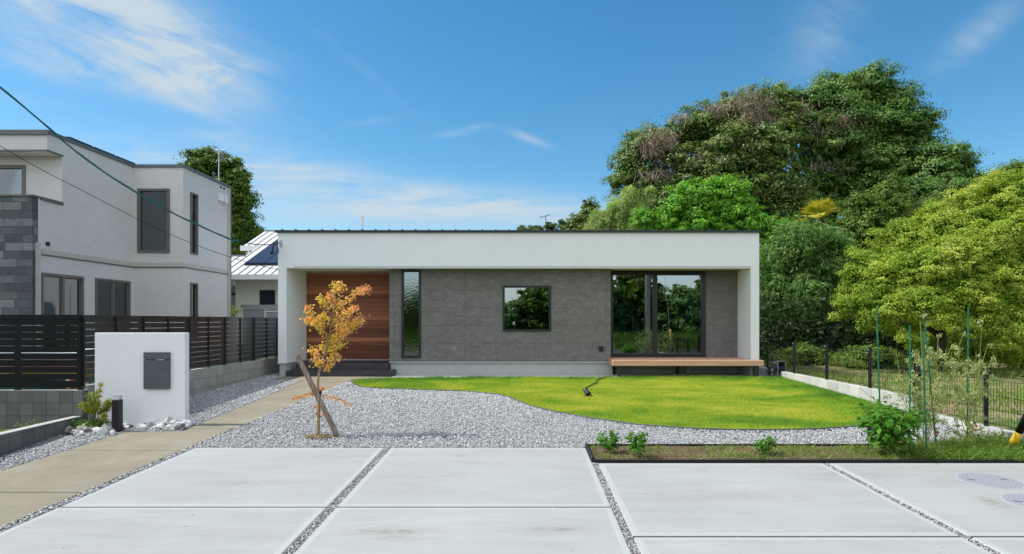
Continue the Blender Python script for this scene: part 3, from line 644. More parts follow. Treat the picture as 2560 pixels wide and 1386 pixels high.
# lawn
edge_px = [(877, 953), (885, 963), (905, 970), (950, 973), (1000, 975), (1060, 977), (1130, 979), (1200, 983), (1250, 989), (1275, 996), (1300, 1007), (1330, 1018), (1380, 1030), (1430, 1040), (1480, 1048), (1540, 1057), (1600, 1065), (1680, 1071), (1750, 1075), (1810, 1077), (1870, 1078), (1930, 1078), (1990, 1077), (2050, 1075), (2100, 1072), (2160, 1066)]
LE = [G(*p)[:2] for p in edge_px]
LAWN = LE + [(6.38, LE[-1][1] + .25), (6.38, -.22), (2.3, -.22), (2.3, -.34), (-3.2, -.36), (-4.06, -.66)]
tag(MB().poly(LAWN, pl(-.08), pl(.004)).build('lawn', M['lawnbase']), kind='structure')
X, Y = sample(LAWN, 620000)
k = rng.uniform(size=len(X)) < np.clip(1.25 - (Y + 6.3) * .09, .5, 1); X, Y = X[k], Y[k]
hh = .026 + .02 * ((Y > -.55) | (X > 5.9)) * rng.uniform(.2, 1.5, len(X)) + .010 * (np.sin(X * 1.3 + 1) * np.cos(Y * 1.9) > .3)
o = blades('lawn_grass', X, Y, gzv(Y), hh, .009, M['lawn'], 1.5); tag(o, kind='stuff')
X = np.concatenate([rng.normal(c, s, n_) for c, s, n_ in [(-1.1, .25, 500), (-2.1, .2, 300), (-.35, .5, 500), (.6, .6, 500), (2.9, .3, 400), (3.9, .8, 700), (4.4, .2, 400), (1.7, .3, 300)]]); Y = -.37 + rng.normal(size=len(X)) * .035 + .13 * (X > 2.3)
tag(blades('lawn_fringe_grass', X, Y, gzv(Y), .075, .010, M['lawn'], .5), kind='stuff')
# lawn edging strip
m = MB(); pts = [Vector((x, y, gz(y))) for x, y in LE]
for i in range(len(pts) - 1):
    a, b = pts[i], pts[i + 1]; n_ = Vector((b.y - a.y, a.x - b.x, 0)).normalized() * .014; h = Vector((0, 0, .03)); dn = Vector((0, 0, -.05))
    n0 = Vector((pts[min(i + 1, len(pts) - 1)].y - pts[max(i - 1, 0)].y, pts[max(i - 1, 0)].x - pts[min(i + 1, len(pts) - 1)].x, 0)).normalized() * .014
    j = i + 1; n1 = Vector((pts[min(j + 1, len(pts) - 1)].y - pts[max(j - 1, 0)].y, pts[max(j - 1, 0)].x - pts[min(j + 1, len(pts) - 1)].x, 0)).normalized() * .014
    m.hexa([a + dn, b + dn, b + n1 + dn, a + n0 + dn, a + h, b + h, b + n1 + h, a + n0 + h])
tag(m.build('lawn_edging', M['greytrim']), 'thin grey metal edging curving between the gravel and the lawn', 'edging')
# planting bed
BED = [(.80, Yd(7.68)), (.82, Yd(6.98)), (6.38, Yd(6.98)), (6.38, Yd(7.68))]
tag(MB().poly(BED, pl(-.08), pl(.004)).build('soil_bed', M['soil']), kind='structure')
m = MB(); E_ = .022
def strip(m, x0, y0, x1, y1, h, t=.02):
    a, b = Vector((x0, y0, gz(y0))), Vector((x1, y1, gz(y1))); n_ = Vector((-(b.y - a.y), b.x - a.x, 0)).normalized() * t; dn = Vector((0, 0, -.06)); up = Vector((0, 0, h))
    m.hexa([a + dn, b + dn, b + n_ + dn, a + n_ + dn, a + up, b + up, b + n_ + up, a + n_ + up])
strip(m, .79, Yd(6.925), 6.4, Yd(6.925), .022, .015)
strip(m, .79, Yd(7.66), 6.4, Yd(7.66), .03)
strip(m, .81, Yd(6.946), .81, Yd(7.659), .045)
tag(m.build('bed_edging', M['blackmatte']), 'black plastic edging framing the narrow vegetable bed', 'edging')
# gravel stones
EXC = [[(-5.64, Yd(2)), (-4.21, Yd(2)), (-4.21, Yd(8.60)), (-5.64, Yd(8.52))], [(-4.88, Yd(8.5)), (-4.18, Yd(8.5)), (-4.09, Yd(14.4)), (-5.26, Yd(14.4)), (-5.0, Yd(11.5))],
       [(-6.02, Yd(14.36)), (-3.23, Yd(14.36)), (-3.23, 1), (-6.02, 1)], LAWN + [(6.5, 3), (-3.2, 3)], [(.78, Yd(6.9)), (6.45, Yd(6.9)), (6.45, Yd(7.70)), (.78, Yd(7.70))],
       [(-4.13, -14), (.79, -14), (.79, Yd(7.605)), (-4.13, Yd(7.605))], [(.79, -14), (6.4, -14), (6.4, Yd(6.92)), (.79, Yd(6.92))], [(-6.4, Yd(8.97)), (-5.02, Yd(8.97)), (-5.02, Yd(9.14)), (-6.4, Yd(9.14))]]
LW = [p for p in LAWN]
EXC[3] = LW
GR = [(-6.55, Yd(4.6)), (6.36, Yd(4.6)), (6.36, -.25), (-6.1, -.02), (-6.1, 1.5), (-6.55, 1.5)]
X, Y = sample(GR, 330000, EXC)
keep = (Y < -.4) | (X < -5.9); keep &= ~((X < -6.13) & (Y < Yd(8.6)) & (X < -6.1)); X, Y = X[keep], Y[keep]
d_ = Y - CAMY; keep = rng.uniform(size=len(X)) < np.clip(10.5 / d_, .45, 1); X, Y, d_ = X[keep], Y[keep], d_[keep]
stones('gravel', X, Y, gzv(Y) + .004 + rng.uniform(-.008, .010, len(X)), .0130 * np.clip(d_ / 10, .95, 1.25)[:, None, None], M['pebble'])
jx, jy = [], []
for (a, b, c, d) in ((-1.745, -1.665, 1.5, 7.65), (.785, .855, 1.5, 6.92), (3.40, 3.475, 1.5, 6.88), (-4.22, -4.13, 2.0, 7.62)):
    n_ = int((d - c) * 620); jx.append(rng.uniform(a, b, n_)); jy.append(rng.uniform(c, d, n_) + CAMY)
for (a, b, c) in ((-4.13, .785, 5.38), (-4.13, .785, 3.175), (.855, 6.0, 4.695)):
    n_ = 40; jx.append(rng.uniform(a, b, n_)); jy.append(rng.normal(c, .006, n_) + CAMY)
X, Y = np.concatenate(jx), np.concatenate(jy)
stones('joint_gravel', X, Y, gzv(Y) - .012 + rng.uniform(-.006, .006, len(X)), .0095, M['jointpebble'])
# scattered soil crumbs, dry straw and weeds in the bed
X, Y = sample([(.84, Yd(7.0)), (6.36, Yd(7.0)), (6.36, Yd(7.64)), (.84, Yd(7.64))], 11000)
g = np.sin(X * 5.3 + 2 + 2 * np.sin(Y * 7)) * np.cos(X * 2.1 + Y * 9) + .35 * (X - 3.4)
k = rng.uniform(size=len(X)) < np.clip(.42 + .42 * g, .06, 1)
tag(blades('bed_weeds', X[k], Y[k], gzv(Y[k]), .055 + .06 * (X[k] > 4.6), .011, M['l_weed'], 1.1), kind='stuff')
X, Y = sample([(.9, Yd(7.0)), (4.4, Yd(7.0)), (4.4, Yd(7.66)), (.9, Yd(7.66))], 2600)
tag(blades('dry_straw', X, Y, gzv(Y), .03, .007, M['l_straw'], 3.2), kind='stuff')
# ------------------------------------------------------------------ main house
H = thing('white_house', (0, 4, 0), 'single-storey white house with a deep flat fascia, grey panelled wall and cedar entrance', 'house')
m = MB()
m.box(-6.13, 5.90, 0, .25, 2.712, 3.60); m.box(-6.13, -5.92, 0, 8, .345, 2.712); m.box(5.69, 5.90, 0, 8, .345, 2.712)
m.box(-6.13, -5.92, .25, 8, 2.712, 3.60); m.box(5.69, 5.90, .25, 8, 2.712, 3.60); m.box(-5.92, 5.69, 7.8, 8, .345, 3.60)
m.build('stucco_frame', M['stucco'], H)
m = MB().box(-6.19, 5.95, -.06, 8.06, 3.60, 3.655)
for k in range(36):
    x = -6.02 + k * .3335; m.hexa([(x - .018, -.065, 3.65), (x + .018, -.065, 3.65), (x + .018, 8, 3.65), (x - .018, 8, 3.65), (x - .008, -.05, 3.685), (x + .008, -.05, 3.685), (x + .008, 8, 3.685), (x - .008, 8, 3.685)])
m.build('roof', M['darktrim'], H)
m = MB().box(-5.92, 5.69, .25, 1.6, 2.735, 2.79); m.build('soffit', M['soffit'], H)
MB().box(-5.73, 5.70, -.006, -.001, 2.738, 2.748).build('drip_trim', M['darktrim'], H)
m = MB(); m.box(-6.10, -5.95, .03, 8, -.1, .315); m.box(-3.42, 2.30, .47, .60, -.1, .315); m.box(2.30, 5.72, .97, 1.1, -.1, .395); m.box(5.72, 5.87, .03, 8, -.1, .315); m.box(-5.95, 5.72, 7.82, 7.97, -.1, .34)
m.build('foundation', M['foundation'], H)
m = MB(); m.box(-6.145, -5.905, -.015, 8.0, .315, .345); m.box(-3.45, 2.30, .415, .60, .315, .345); m.box(5.675, 5.915, -.015, 8, .315, .345); m.box(-5.905, -3.45, 1.355, 1.5, .315, .345)
m.build('base_flashing', M['flash'], H)
GW = .43
holes = [(-3.10, -2.65, .47, 2.68), (-.50, .69, 1.15, 2.275)]
wall('x', GW, GW + .12, -3.44, 2.25, .345, 2.712, holes).build('grey_panel_wall', M['siding'], H)
MB().box(-3.44, -3.32, GW + .12, 1.37, .345, 2.712).build('return_wall', M['siding'], H); MB().box(2.13, 2.25, GW + .12, .93, .345, 2.712).build('return_wall', M['siding'], H)
wall('x', .93, 1.03, 4.79, 5.69, .40, 2.712).build('grey_panel_wall', M['siding'], H)
MB().box(-5.92, -3.44, 1.37, 1.48, .345, 2.712).build('cedar_wall', M['cedar'], H)
MB().box(-5.92, -5.905, 1.34, 1.37, .345, 2.712).box(-5.92, -3.44, 1.345, 1.37, 2.69, 2.712).build('edge_trim', M['beige'], H)
m = MB().box(-4.625, -4.535, 1.31, 1.37, 1.58, 1.72); wl = m.build('wall_lamp', M['blackmatte'], H, bevel=.01); MB().cyl(-4.58, 1.335, 1.56, 1.582, .025, 12).build('lamp_lens', M['frosted'], wl)
m = MB().box(-5.92, -3.27, -.01, 1.345, -.1, .150); m.build('lower_step', M['steptile'], H, bevel=.004)
m = MB().box(-5.80, -3.44, .30, 1.345, .150, .295); m.build('upper_step', M['steptile'], H, bevel=.004)
f = window(H, 'x', GW, -1, -3.125, -2.63, .445, 2.705, fw=.055, proud=.03, depth=.09, glass=M['glasswavy'])
f = window(H, 'x', GW, -1, -.525, .715, 1.125, 2.297, fw=.05, proud=.03, depth=.09)
f = window(H, 'x', .93, -1, 2.27, 4.835, .43, 2.712, fw=.105, proud=.03, depth=.12, mull=(3.50,), name='sliding_door', sash=.0)
MB().box(3.43, 3.455, .885, .93, 1.30, 1.55).build('handle', M['blackmatte'], f)
MB().box(1.95, 2.06, GW - .05, GW, .61, .745).build('outdoor_outlet', M['blackmatte'], H, bevel=.008)
for x, y in ((2.98, .5), (4.72, .5), (-4.55, .75)):
    MB().cyl(x, y, 2.727, 2.737, .045, 16).build('downlight', M['whitepaint'], H)
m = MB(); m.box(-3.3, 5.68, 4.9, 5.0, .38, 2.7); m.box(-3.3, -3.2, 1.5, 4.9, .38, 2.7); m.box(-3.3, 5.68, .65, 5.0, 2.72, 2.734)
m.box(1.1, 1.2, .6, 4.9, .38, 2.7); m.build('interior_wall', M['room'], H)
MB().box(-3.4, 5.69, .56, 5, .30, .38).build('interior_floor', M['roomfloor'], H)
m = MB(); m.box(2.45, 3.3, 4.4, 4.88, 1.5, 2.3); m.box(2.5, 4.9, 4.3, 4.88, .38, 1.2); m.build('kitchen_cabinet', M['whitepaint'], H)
MB().box(-.47, .66, .56, .60, 2.17, 2.24).build('blind_box', M['whitepaint'], H)
# service bracket
m = MB().box(-6.07, -6.03, -.03, 0, 3.24, 3.42); m.tube([(-6.05, -.02, 3.33), (-6.05, -.10, 3.33), (-6.05, -.10, 3.38)], .012); m.box(-6.085, -6.015, -.035, -.03, 3.28, 3.30)
m.build('cable_bracket', M['metal'], H)

# ---- deck
D = thing('wooden_deck', (4.05, .3, 0), 'low terracotta-brown wooden deck in front of the sliding glass door', 'deck')
m = MB()
for k in range(8):
    y0 = -.275 + k * .15; m.box(2.215, 5.885 if k < 2 else 5.68, y0, y0 + .144, .40, .426)
m.build('deck_board', M['deck'], D, bevel=.003)
m = MB(); m.box(2.20, 5.90, -.30, -.278, .29, .424); m.box(2.20, 2.214, -.278, .41, .29, .424); m.box(5.886, 5.90, -.278, -.02, .29, .424); m.build('deck_fascia', M['deck'], D, bevel=.003)
for x in (2.36, 4.05, 5.76):
    for y in (-.2, .75):
        if x > 5.5 and y > .5: continue
        MB().box(x - .04 if x < 5 else x - .09, x + .04, y - .04, y + .04, -.02, .40).build('leg', M['darktrim'], D)
MB().box(2.25, 5.6, -.25, -.21, .31, .40).box(2.25, 5.65, .72, .76, .31, .40).build('joist', M['darktrim'], D)
# ---- hose reel
hr = thing('hose_reel', (6.35, .1, .003), 'taupe plastic hose reel with dark hose beside the right end of the deck', 'hose reel')
m = MB(); z = .01
m.box(6.30, 6.335, -.12, .12, z, .40); m.box(6.50, 6.535, -.12, .12, z, .40); m.box(6.335, 6.50, -.12, .12, .37, .40); m.box(6.335, 6.50, .09, .12, z, .37)
m.box(6.18, 6.30, -.10, -.06, .33, .37); m.box(6.18, 6.20, -.10, .1, .33, .37); m.build('casing', M['reelgrey'], hr, bevel=.012)
m = MB()
for k in range(9):
    rr = .10 + .006 * (k % 2); m.tube([(6.345 + k * .017, 0 + rr * math.cos(a), .19 + rr * math.sin(a)) for a in [i * math.pi / 10 for i in range(21)]], .009, 5)
for k in range(5):
    m.tube([(6.12 + k * .03 + .05 * math.sin(i), -.02 + .14 * math.cos(i * .63 + k), .12 + .1 * math.sin(i * .63 + k * .3) + .02 * k) for i in range(11)], .010, 5)
m.tube([(6.16, -.05, .02), (6.12, .0, .3), (6.2, .1, .42), (6.27, .0, .40)], .010, 5); m.build('hose', M['navy'], hr, smooth=True)
MB().tube([(6.535, 0, .19), (6.58, 0, .19), (6.58, 0, .10), (6.61, 0, .10)], .010, 6).build('crank_handle', M['blackmatte'], hr)
# ---- cable and garden spotlight on the lawn
cb = MB(); p = [(1532, 945), (1512, 946.5), (1498, 951), (1488, 962), (1476, 968), (1462, 976), (1459, 980), (1466, 988)]
cb.tube([Vector(G(a, b, .035)) for a, b in p], .012, 6); 
gs = thing('garden_spotlight', G(1468, 994), 'black garden spotlight lying on the lawn at the end of its cable', 'spotlight')
cb.build('cable', M['blackmatte'], gs, smooth=True)
gx, gy, gzz = G(1468, 994); m = MB()
m.tube([(gx - .03, gy + .12, .03 + gzz + .12), (gx + .0, gy + .05, gzz + .09), (gx + .03, gy - .02, gzz + .06)], [.035, .048, .05], 12); m.build('lamp_head', M['blackmatte'], gs)
m = MB()
for a in (0.3, 2.2, 3.5, 5.3): m.tube([(gx + .02, gy, gzz + .06), (gx + .02 + .12 * math.cos(a), gy + .12 * math.sin(a), gzz + .015)], [.015, .006], 5)
m.build('stake_foot', M['blackmatte'], gs)

# ------------------------------------------------------------------ mailbox wall, bollard
Yw = Yd(9.0); zb = gz(Yw)
gwl = thing('mailbox_wall', (-5.71, Yw + .06, zb), 'freestanding white rendered wall carrying a grey mailbox by the path', 'garden wall')
MB().box(-6.385, -5.04, Yw, Yw + .12, zb - .1, 1.215).build('render_wall', M['wallwhite'], gwl, bevel=.006)
x0, x1 = (360 - VX) * 8.97 / F, (424 - VX) * 8.97 / F; zt = CAMZ + (HY - 881) * 8.97 / F; zz0 = CAMZ + (HY - 973) * 8.97 / F
mb = MB().box(x0 + .006, x1 - .004, Yw - .02, Yw, zz0 + .004, zt - .004).build('mailbox', M['blackmatte'], gwl)
MB().box(x0, x1, Yw - .045, Yw - .021, zt - .108, zt).build('flap', M['mailgrey'], mb, bevel=.002)
MB().box(x0, x1, Yw - .045, Yw - .021, zz0, zt - .118).build('door', M['mailgrey'], mb, bevel=.002)
MB().box(x0 + .2, x0 + .31, Yw - .050, Yw - .0455, zt - .117, zt - .105).build('pull_tab', M['metal'], mb)
MB().box(x1 - .075, x1 - .045, Yw - .047, Yw - .0455, zt - .058, zt - .054).box(x1 - .075, x1 - .03, Yw - .047, Yw - .0455, zt - .342, zt - .339).build('lock_mark', M['metal'], mb)
bl = thing('bollard_light', (-5.77, Yd(8.5), gz(Yd(8.5))), 'short dark brown bollard light with a clear top in front of the white wall', 'bollard light')
bx, by, bz = -5.745, Yd(8.55), gz(Yd(8.55)); MB().box(bx - .049, bx + .049, by - .049, by + .049, bz - .03, bz + .455).build('post', M['bollardbrown'], bl, bevel=.004)
gm = bpy.data.materials.new('clear_acrylic'); gm.use_nodes = True; b_ = gm.node_tree.nodes['Principled BSDF']; b_.inputs['Base Color'].default_value = (.93, .95, .96, 1); b_.inputs['Transmission Weight'].default_value = .75; b_.inputs['Roughness'].default_value = .12
MB().box(bx - .040, bx + .040, by - .040, by + .040, bz + .455, bz + .505).build('lens', gm, bl)
MB().box(bx - .047, bx + .047, by - .047, by + .047, bz + .505, bz + .515).build('cap', gm, bl, bevel=.003)

# ------------------------------------------------------------------ block walls and slat fences
MB().box(-40, -6.73, Yd(9.17), 40, -.2, .27).build('yard', M['ground']); tag(bpy.data.objects['yard'], kind='structure')
bw = thing('block_wall', (-9.5, Yd(9.08), gz(Yd(9.08))), 'grey concrete block wall under the front run of the black fence', 'block wall')
MB().box(-20, -6.60, Yd(9.04), Yd(9.16), -.6, .345).build('blocks', M['block'], bw); MB().box(-20, -6.60, Yd(9.038), Yd(9.162), .345, .352).build('coping', M['blocktop'], bw)
bw = thing('block_wall', (-6.66, Yd(12.6), 0), 'pale concrete block wall running back along the gravel to the house', 'block wall')
MB().box(-6.72, -6.60, Yd(9.165), 3.0, -.6, .405).build('blocks', M['blockside'], bw); MB().box(-6.722, -6.598, Yd(9.165), 3.0, .405, .412).build('coping', M['blocktop'], bw)
bw = thing('block_wall', (-6.35, Yd(7.2), gz(Yd(7.2))), 'low block wall edging the gravel strip at the left edge', 'block wall')
a, b = Vector((-6.60, Yd(9.035), 0)), Vector((-5.80, Yd(4.6), 0)); nn = Vector((-.12, -.02, 0))
m = MB(); m.hexa([b + Vector((0, 0, -.6)), a + Vector((0, 0, -.6)), a + nn + Vector((0, 0, -.6)), b + nn + Vector((0, 0, -.6)), b + Vector((0, 0, .10)), a + Vector((0, 0, -.035)), a + nn + Vector((0, 0, -.035)), b + nn + Vector((0, 0, .10))]); m.build('blocks', M['block'], bw)
m = MB(); e1 = Vector((.002, 0, 0)); m.hexa([b + e1 + Vector((0, 0, .10)), a + e1 + Vector((0, 0, -.035)), a + nn - e1 + Vector((0, 0, -.035)), b + nn - e1 + Vector((0, 0, .10)), b + e1 + Vector((0, 0, .108)), a + e1 + Vector((0, 0, -.027)), a + nn - e1 + Vector((0, 0, -.027)), b + nn - e1 + Vector((0, 0, .108))]); m.build('coping', M['blocktop'], bw)
PIT = .1026
sf = thing('slat_fence', (-9.5, Yd(9.1), .352), 'black horizontal slat fence standing front-on on the block wall behind the mailbox wall', 'fence')
m = MB()
for k in range(10):
    z = .395 + k * PIT + (.012 if k else 0); m.box(-16, -6.63, Yd(9.045), Yd(9.065), z, .395 + (k + 1) * PIT)
m.box(-16, -6.63, Yd(9.035), Yd(9.085), 1.421, 1.44 + .045)
m.build('slat_panel', M['fencefront'], sf)
px_ = [-6.66] + [(45 - VX) * 9.1 / F - k * .93 for k in range(9)]
for i, x in enumerate(px_):
    MB().box(x - .03, x + .03, Yd(9.066), Yd(9.12), .352, 1.43).build('post', M['black'], sf)
sf = thing('slat_fence', (-6.66, Yd(12.5), .412), 'dark slat fence receding along the pale block wall towards the white house', 'fence')
m = MB()
for k in range(10):
    z = .455 + k * .1003 + (.011 if k else 0); m.box(-6.655, -6.635, Yd(9.10), 3.0, z, .455 + (k + 1) * .1003)
m.box(-6.675, -6.615, Yd(9.06), 3.0, 1.4585, 1.482); m.build('slat_panel', M['fencesheen'], sf)
k = 0; d = 9.10
while d < 18:
    MB().box(-6.634, -6.61 , Yd(d) - .016, Yd(d) + .016, .415, 1.458).build('post', M['black'], sf)
    if k % 2 == 0: MB().box(-6.71, -6.656, Yd(d) - .025, Yd(d) + .025, .412, 1.45).build('support_post', M['black'], sf)
    d += .722; k += 1
# inflatable pool and ball in the neighbour's yard
ip = thing('inflatable_pool', (-8.0, Yd(10.4), .27), 'colourful striped inflatable paddling pool glimpsed through the black fence', 'paddling pool')
def plastic(n, c): return plain(n, c, .3, .5, .05)
for z, c, nm, rr in ((.37, (.12, .42, .72), 'blue_plastic', 1.0), (.52, (.85, .66, .06), 'yellow_plastic', .98), (.67, (.85, .35, .42), 'pink_plastic', 1.0), (.80, (.75, .82, .85), 'white_plastic', .96)):
    m = MB(); m.tube([(-8.0 + rr * 1.15 * math.cos(a), Yd(10.45) + rr * .8 * math.sin(a), z) for a in [i * math.pi / 20 for i in range(41)]], .08, 10); m.build('ring', plastic(nm, c), ip, smooth=True)
def ball(name, c, r, mat, par=None):
    bm = bmesh.new(); bmesh.ops.create_icosphere(bm, subdivisions=3, radius=r); me = bpy.data.meshes.new(name); bm.to_mesh(me); bm.free()
    for p in me.polygons: p.use_smooth = True
    o = link(name, me, mat); o.location = c; return o
bm_ = mk('striped_ball', lambda T: (T.ramp(T.math('FRACT', T.math('MULTIPLY', T.xyz(T.pos())[0], 5)), [(0, (.8, .55, .05)), (.33, (.75, .12, .15)), (.66, (.8, .8, .75))]), None), .3, .5)
tag(ball('beach_ball', (-6.98, Yd(9.45), .42), .15, bm_), 'striped beach ball showing under the fence corner', 'ball')
tag(ball('beach_ball', (-9.45, Yd(9.6), .45), .18, plastic('pink_ball_plastic', (.78, .30, .42))), 'pink ball behind the left end of the black fence', 'ball')

# ------------------------------------------------------------------ neighbour house (two storeys, left)
N1 = thing('neighbour_house', (-11, 1, .27), 'two-storey pale brick-tiled house with a slate-clad corner at left', 'house')
wA = [(-2.57, -1.37, .5, 2.40), (-1.0, .26, .5, 2.40)]
wall('y', -10.15, -10, -2.65, .39, .2, 3.94, wA).build('tile_wall', M['tile'], N1)
wall('y', -10.15, -10, -2.01, .54, 3.94, 4.98).build('tile_wall', M['tile'], N1)
m = MB(); m.box(-10.15, -10, -2.01, .54, 4.98, 5.34); m.box(-18, -10, -2.41, -2.01, 4.99, 5.34); m.build('tile_wall', M['tile'], N1)
wall('x', -2.01, -1.86, -18, -10.15, 3.0, 4.99, [(-12.3, -10.80, 3.3, 4.75)]).build('tile_wall', M['tile'], N1)
wall('x', .39, .54, -10, -8.72, .2, 5.34, [(-9.86, -9.08, 3.16, 4.76)]).build('tile_wall', M['tile'], N1)
wall('y', -8.87, -8.72, .54, 2.80, .2, 5.34, [(.73, 1.02, 3.17, 4.74), (.73, 1.02, .9, 2.38)]).build('tile_wall', M['tile'], N1)
MB().box(-18, -10.0, -2.40, -2.01, 4.965, 4.988).build('soffit', M['soffit'], N1)
MB().box(-18, -9.998, -2.80, -2.652, .2, 3.93).build('slate_wall', M['slate'], N1)
m = MB(); m.box(-18, -9.97, -2.83, -2.60, 3.93, 3.965); m.box(-10.06, -9.965, -2.60, -2.0, 3.90, 3.965); m.build('parapet_coping', M['taupe'], N1)
MB().box(-9.998, -9.97, -2.72, -2.62, .2, 3.0).build('drainpipe', M['beige'], N1)
m = MB(); m.box(-9.999, -9.985, -2.57, .39, 2.785, 2.89); m.box(-9.985, -8.71, .375, .389, 2.785, 2.89); m.box(-8.719, -8.705, .39, 2.8, 2.785, 2.89); m.build('belt_course', M['beige'], N1)
m = MB(); m.box(-9.999, -9.975, -2.57, .39, 2.755, 2.783); m.box(-9.975, -8.70, .365, .389, 2.755, 2.783); m.box(-8.719, -8.695, .39, 2.8, 2.755, 2.783); m.build('belt_trim', M['taupe'], N1)
m = MB(); m.box(-18, -9.96, -2.45, -2.41, 5.30, 5.40); m.box(-9.999, -9.96, -2.41, .36, 5.33, 5.40); m.box(-9.96, -8.68, .35, .389, 5.33, 5.40); m.box(-8.719, -8.68, .389, 2.84, 5.33, 5.40); m.box(-9.999, -9.97, -2.43, -2.0, 4.95, 4.985); m.box(-18, -9.97, -2.44, -2.412, 4.95, 4.985)
m.build('coping', M['greytrim'], N1)
m = MB(); m.box(-18, -10.15, -2.0, 2.8, 5.28, 5.335); m.box(-10.15, -8.87, .54, 2.8, 5.28, 5.335); m.box(-18, -8.72, 2.8, 2.95, .2, 5.34); m.box(-18, -17.85, -2, 2.8, .2, 5.3); m.build('roof_deck', M['greytrim'], N1)
MB().box(-18, -10.2, -2.0, .5, 2.7, 2.75).box(-18, -8.9, 1.9, 2.0, .2, 5.2).build('interior_floor', M['room'], N1)
for k in range(3):
    y0 = -1.75 + k * .78; MB().hexa([(-10.9, y0, 5.46), (-10.02, y0, 5.42), (-10.02, y0 + .7, 5.42), (-10.9, y0 + .7, 5.46), (-10.9, y0, 5.52), (-10.02, y0, 5.465), (-10.02, y0 + .7, 5.465), (-10.9, y0 + .7, 5.52)]).build('solar_panel', M['solar'], N1)
tw = dict(mat=M['taupe'], glass=M['glassdark'])
window(N1, 'y', -10, 1, -2.57, -1.37, .5, 2.40, fw=.055, mull=(-1.97,), sash=.03, **tw)
window(N1, 'y', -10, 1, -1.0, .26, .5, 2.40, fw=.055, mull=(-.37,), sash=.03, **tw)
window(N1, 'x', -2.01, -1, -12.3, -10.78, 3.3, 4.77, fw=.075, **tw)
window(N1, 'x', .39, -1, -9.88, -9.06, 3.14, 4.78, fw=.06, proud=.04, **tw)
window(N1, 'y', -8.72, 1, .71, 1.04, 3.15, 4.76, fw=.04, proud=.04, **tw)
window(N1, 'y', -8.72, 1, .71, 1.04, .88, 2.40, fw=.04, proud=.04, **tw)
MB().box(-9.84, -9.1, .47, .48, 3.2, 4.72).build('roller_blind', M['frosted'], N1)
MB().box(-10.14, -10.10, -2.5, -2.0, .5, 2.38).build('curtain', M['curtain'], N1); MB().box(-10.14, -10.10, -.95, -.45, .5, 2.38).build('curtain', M['curtain'], N1)
MB().box(-8.719, -8.66, 2.70, 2.76, .2, 5.3).build('drainpipe', M['beige'], N1)
for y, z in ((2.22, 4.98), (2.46, 4.98)):
    m = MB(); m.hexa([(-8.719, y - .075, z - .13), (-8.60, y - .075, z - .17), (-8.60, y + .075, z - .17), (-8.719, y + .075, z - .13), (-8.719, y - .075, z + .09), (-8.62, y - .075, z + .06), (-8.62, y + .075, z + .06), (-8.719, y + .075, z + .09)]); m.build('vent_hood', M['whitepaint'], N1, bevel=.01)
for y in (2.30, 2.48): MB().tube([(-8.719, y, 5.24), (-8.69, y, 5.24)], .03, 10).build('vent', M['darktrim'], N1)
MB().tube([(-9.999, -2.42, 3.01), (-9.96, -2.42, 3.01)], .045, 12).build('vent', M['darktrim'], N1)
# TV antenna on its roof
def rod(m, a, b, r=.008): m.tube([a, b], r, 5)
an = thing('television_antenna', (-9.55, 3.6, 5.3), 'tall thin television antenna on the roof of the pale tiled house', 'antenna')
ax, ay_ = (547 - VX) * 18.7 / F, Yd(18.7); m = MB(); m.tube([(ax, ay_, 5.2), (ax, ay_, 6.72)], .016, 6); m.build('mast', M['metal'], an)
m = MB()
rod(m, (ax - .15, ay_, 6.70), (ax + .22, ay_, 6.70)); rod(m, (ax, ay_, 6.3), (ax + .2, ay_, 6.7)); rod(m, (ax - .02, ay_, 6.34), (ax + .17, ay_, 6.42))
for k in range(4): rod(m, (ax + .02 + k * .05, ay_ - .1, 6.36 + k * .09), (ax + .10 + k * .05, ay_ + .1, 6.36 + k * .09), .005)
rod(m, (ax - .15, ay_, 6.66), (ax - .15, ay_, 6.74), .006); m.build('aerial_array', M['metal'], an)

# ------------------------------------------------------------------ house behind (grey standing-seam roof)
N2 = thing('grey_roof_house', (-10, 10, .27), 'white house with a pale standing-seam roof and solar panels behind the left side', 'house')
YE = Yd(22.0); rz = lambda y: 3.07 + .432 * (y - YE)
Yr = Yd(27.6); Yn = Yd(25.4); Yl = Yd(24.1)
def roofpoly(pts, th=.08): return MB().poly(pts, lambda x, y: rz(y) - th, lambda x, y: rz(y))
m = roofpoly([(-15, YE), (-6.5, YE), (-6.5, Yl), (-15, Yl)]); m2 = roofpoly([(-11.1, Yl), (-6.5, Yl), (-6.5, Yn), (-11.1, Yn)]); m3 = roofpoly([(-11.8, Yn), (-6.5, Yn), (-6.5, Yr), (-11.8, Yr)])
for q in (m2, m3): m.add(q.v, q.f)
m.poly([(-11.8, Yr), (-6.5, Yr), (-6.5, Yr + 4), (-11.8, Yr + 4)], lambda x, y: rz(Yr) - .432 * (y - Yr) - .08, lambda x, y: rz(Yr) - .432 * (y - Yr))
m.poly([(-15, Yl), (-11.1, Yl), (-11.1, Yl + 3), (-15, Yl + 3)], lambda x, y: rz(Yl) - .432 * (y - Yl) - .08, lambda x, y: rz(Yl) - .432 * (y - Yl))
ro = m.build('roof', M['roofsilver'], N2)
m = MB()
def seam(m, x, y0, y1): m.hexa([(x - .011, y0, rz(y0)), (x + .011, y0, rz(y0)), (x + .011, y1, rz(y1)), (x - .011, y1, rz(y1)), (x - .008, y0, rz(y0) + .03), (x + .008, y0, rz(y0) + .03), (x + .008, y1, rz(y1) + .03), (x - .008, y1, rz(y1) + .03)])
x = -14.9
while x < -6.5:
    y1 = Yr - .04 if x > -11.1 else Yl - .04; seam(m, x, YE, y1)
    if -11.78 < x <= -11.1: seam(m, x, Yn, Yr - .04)
    x += .30
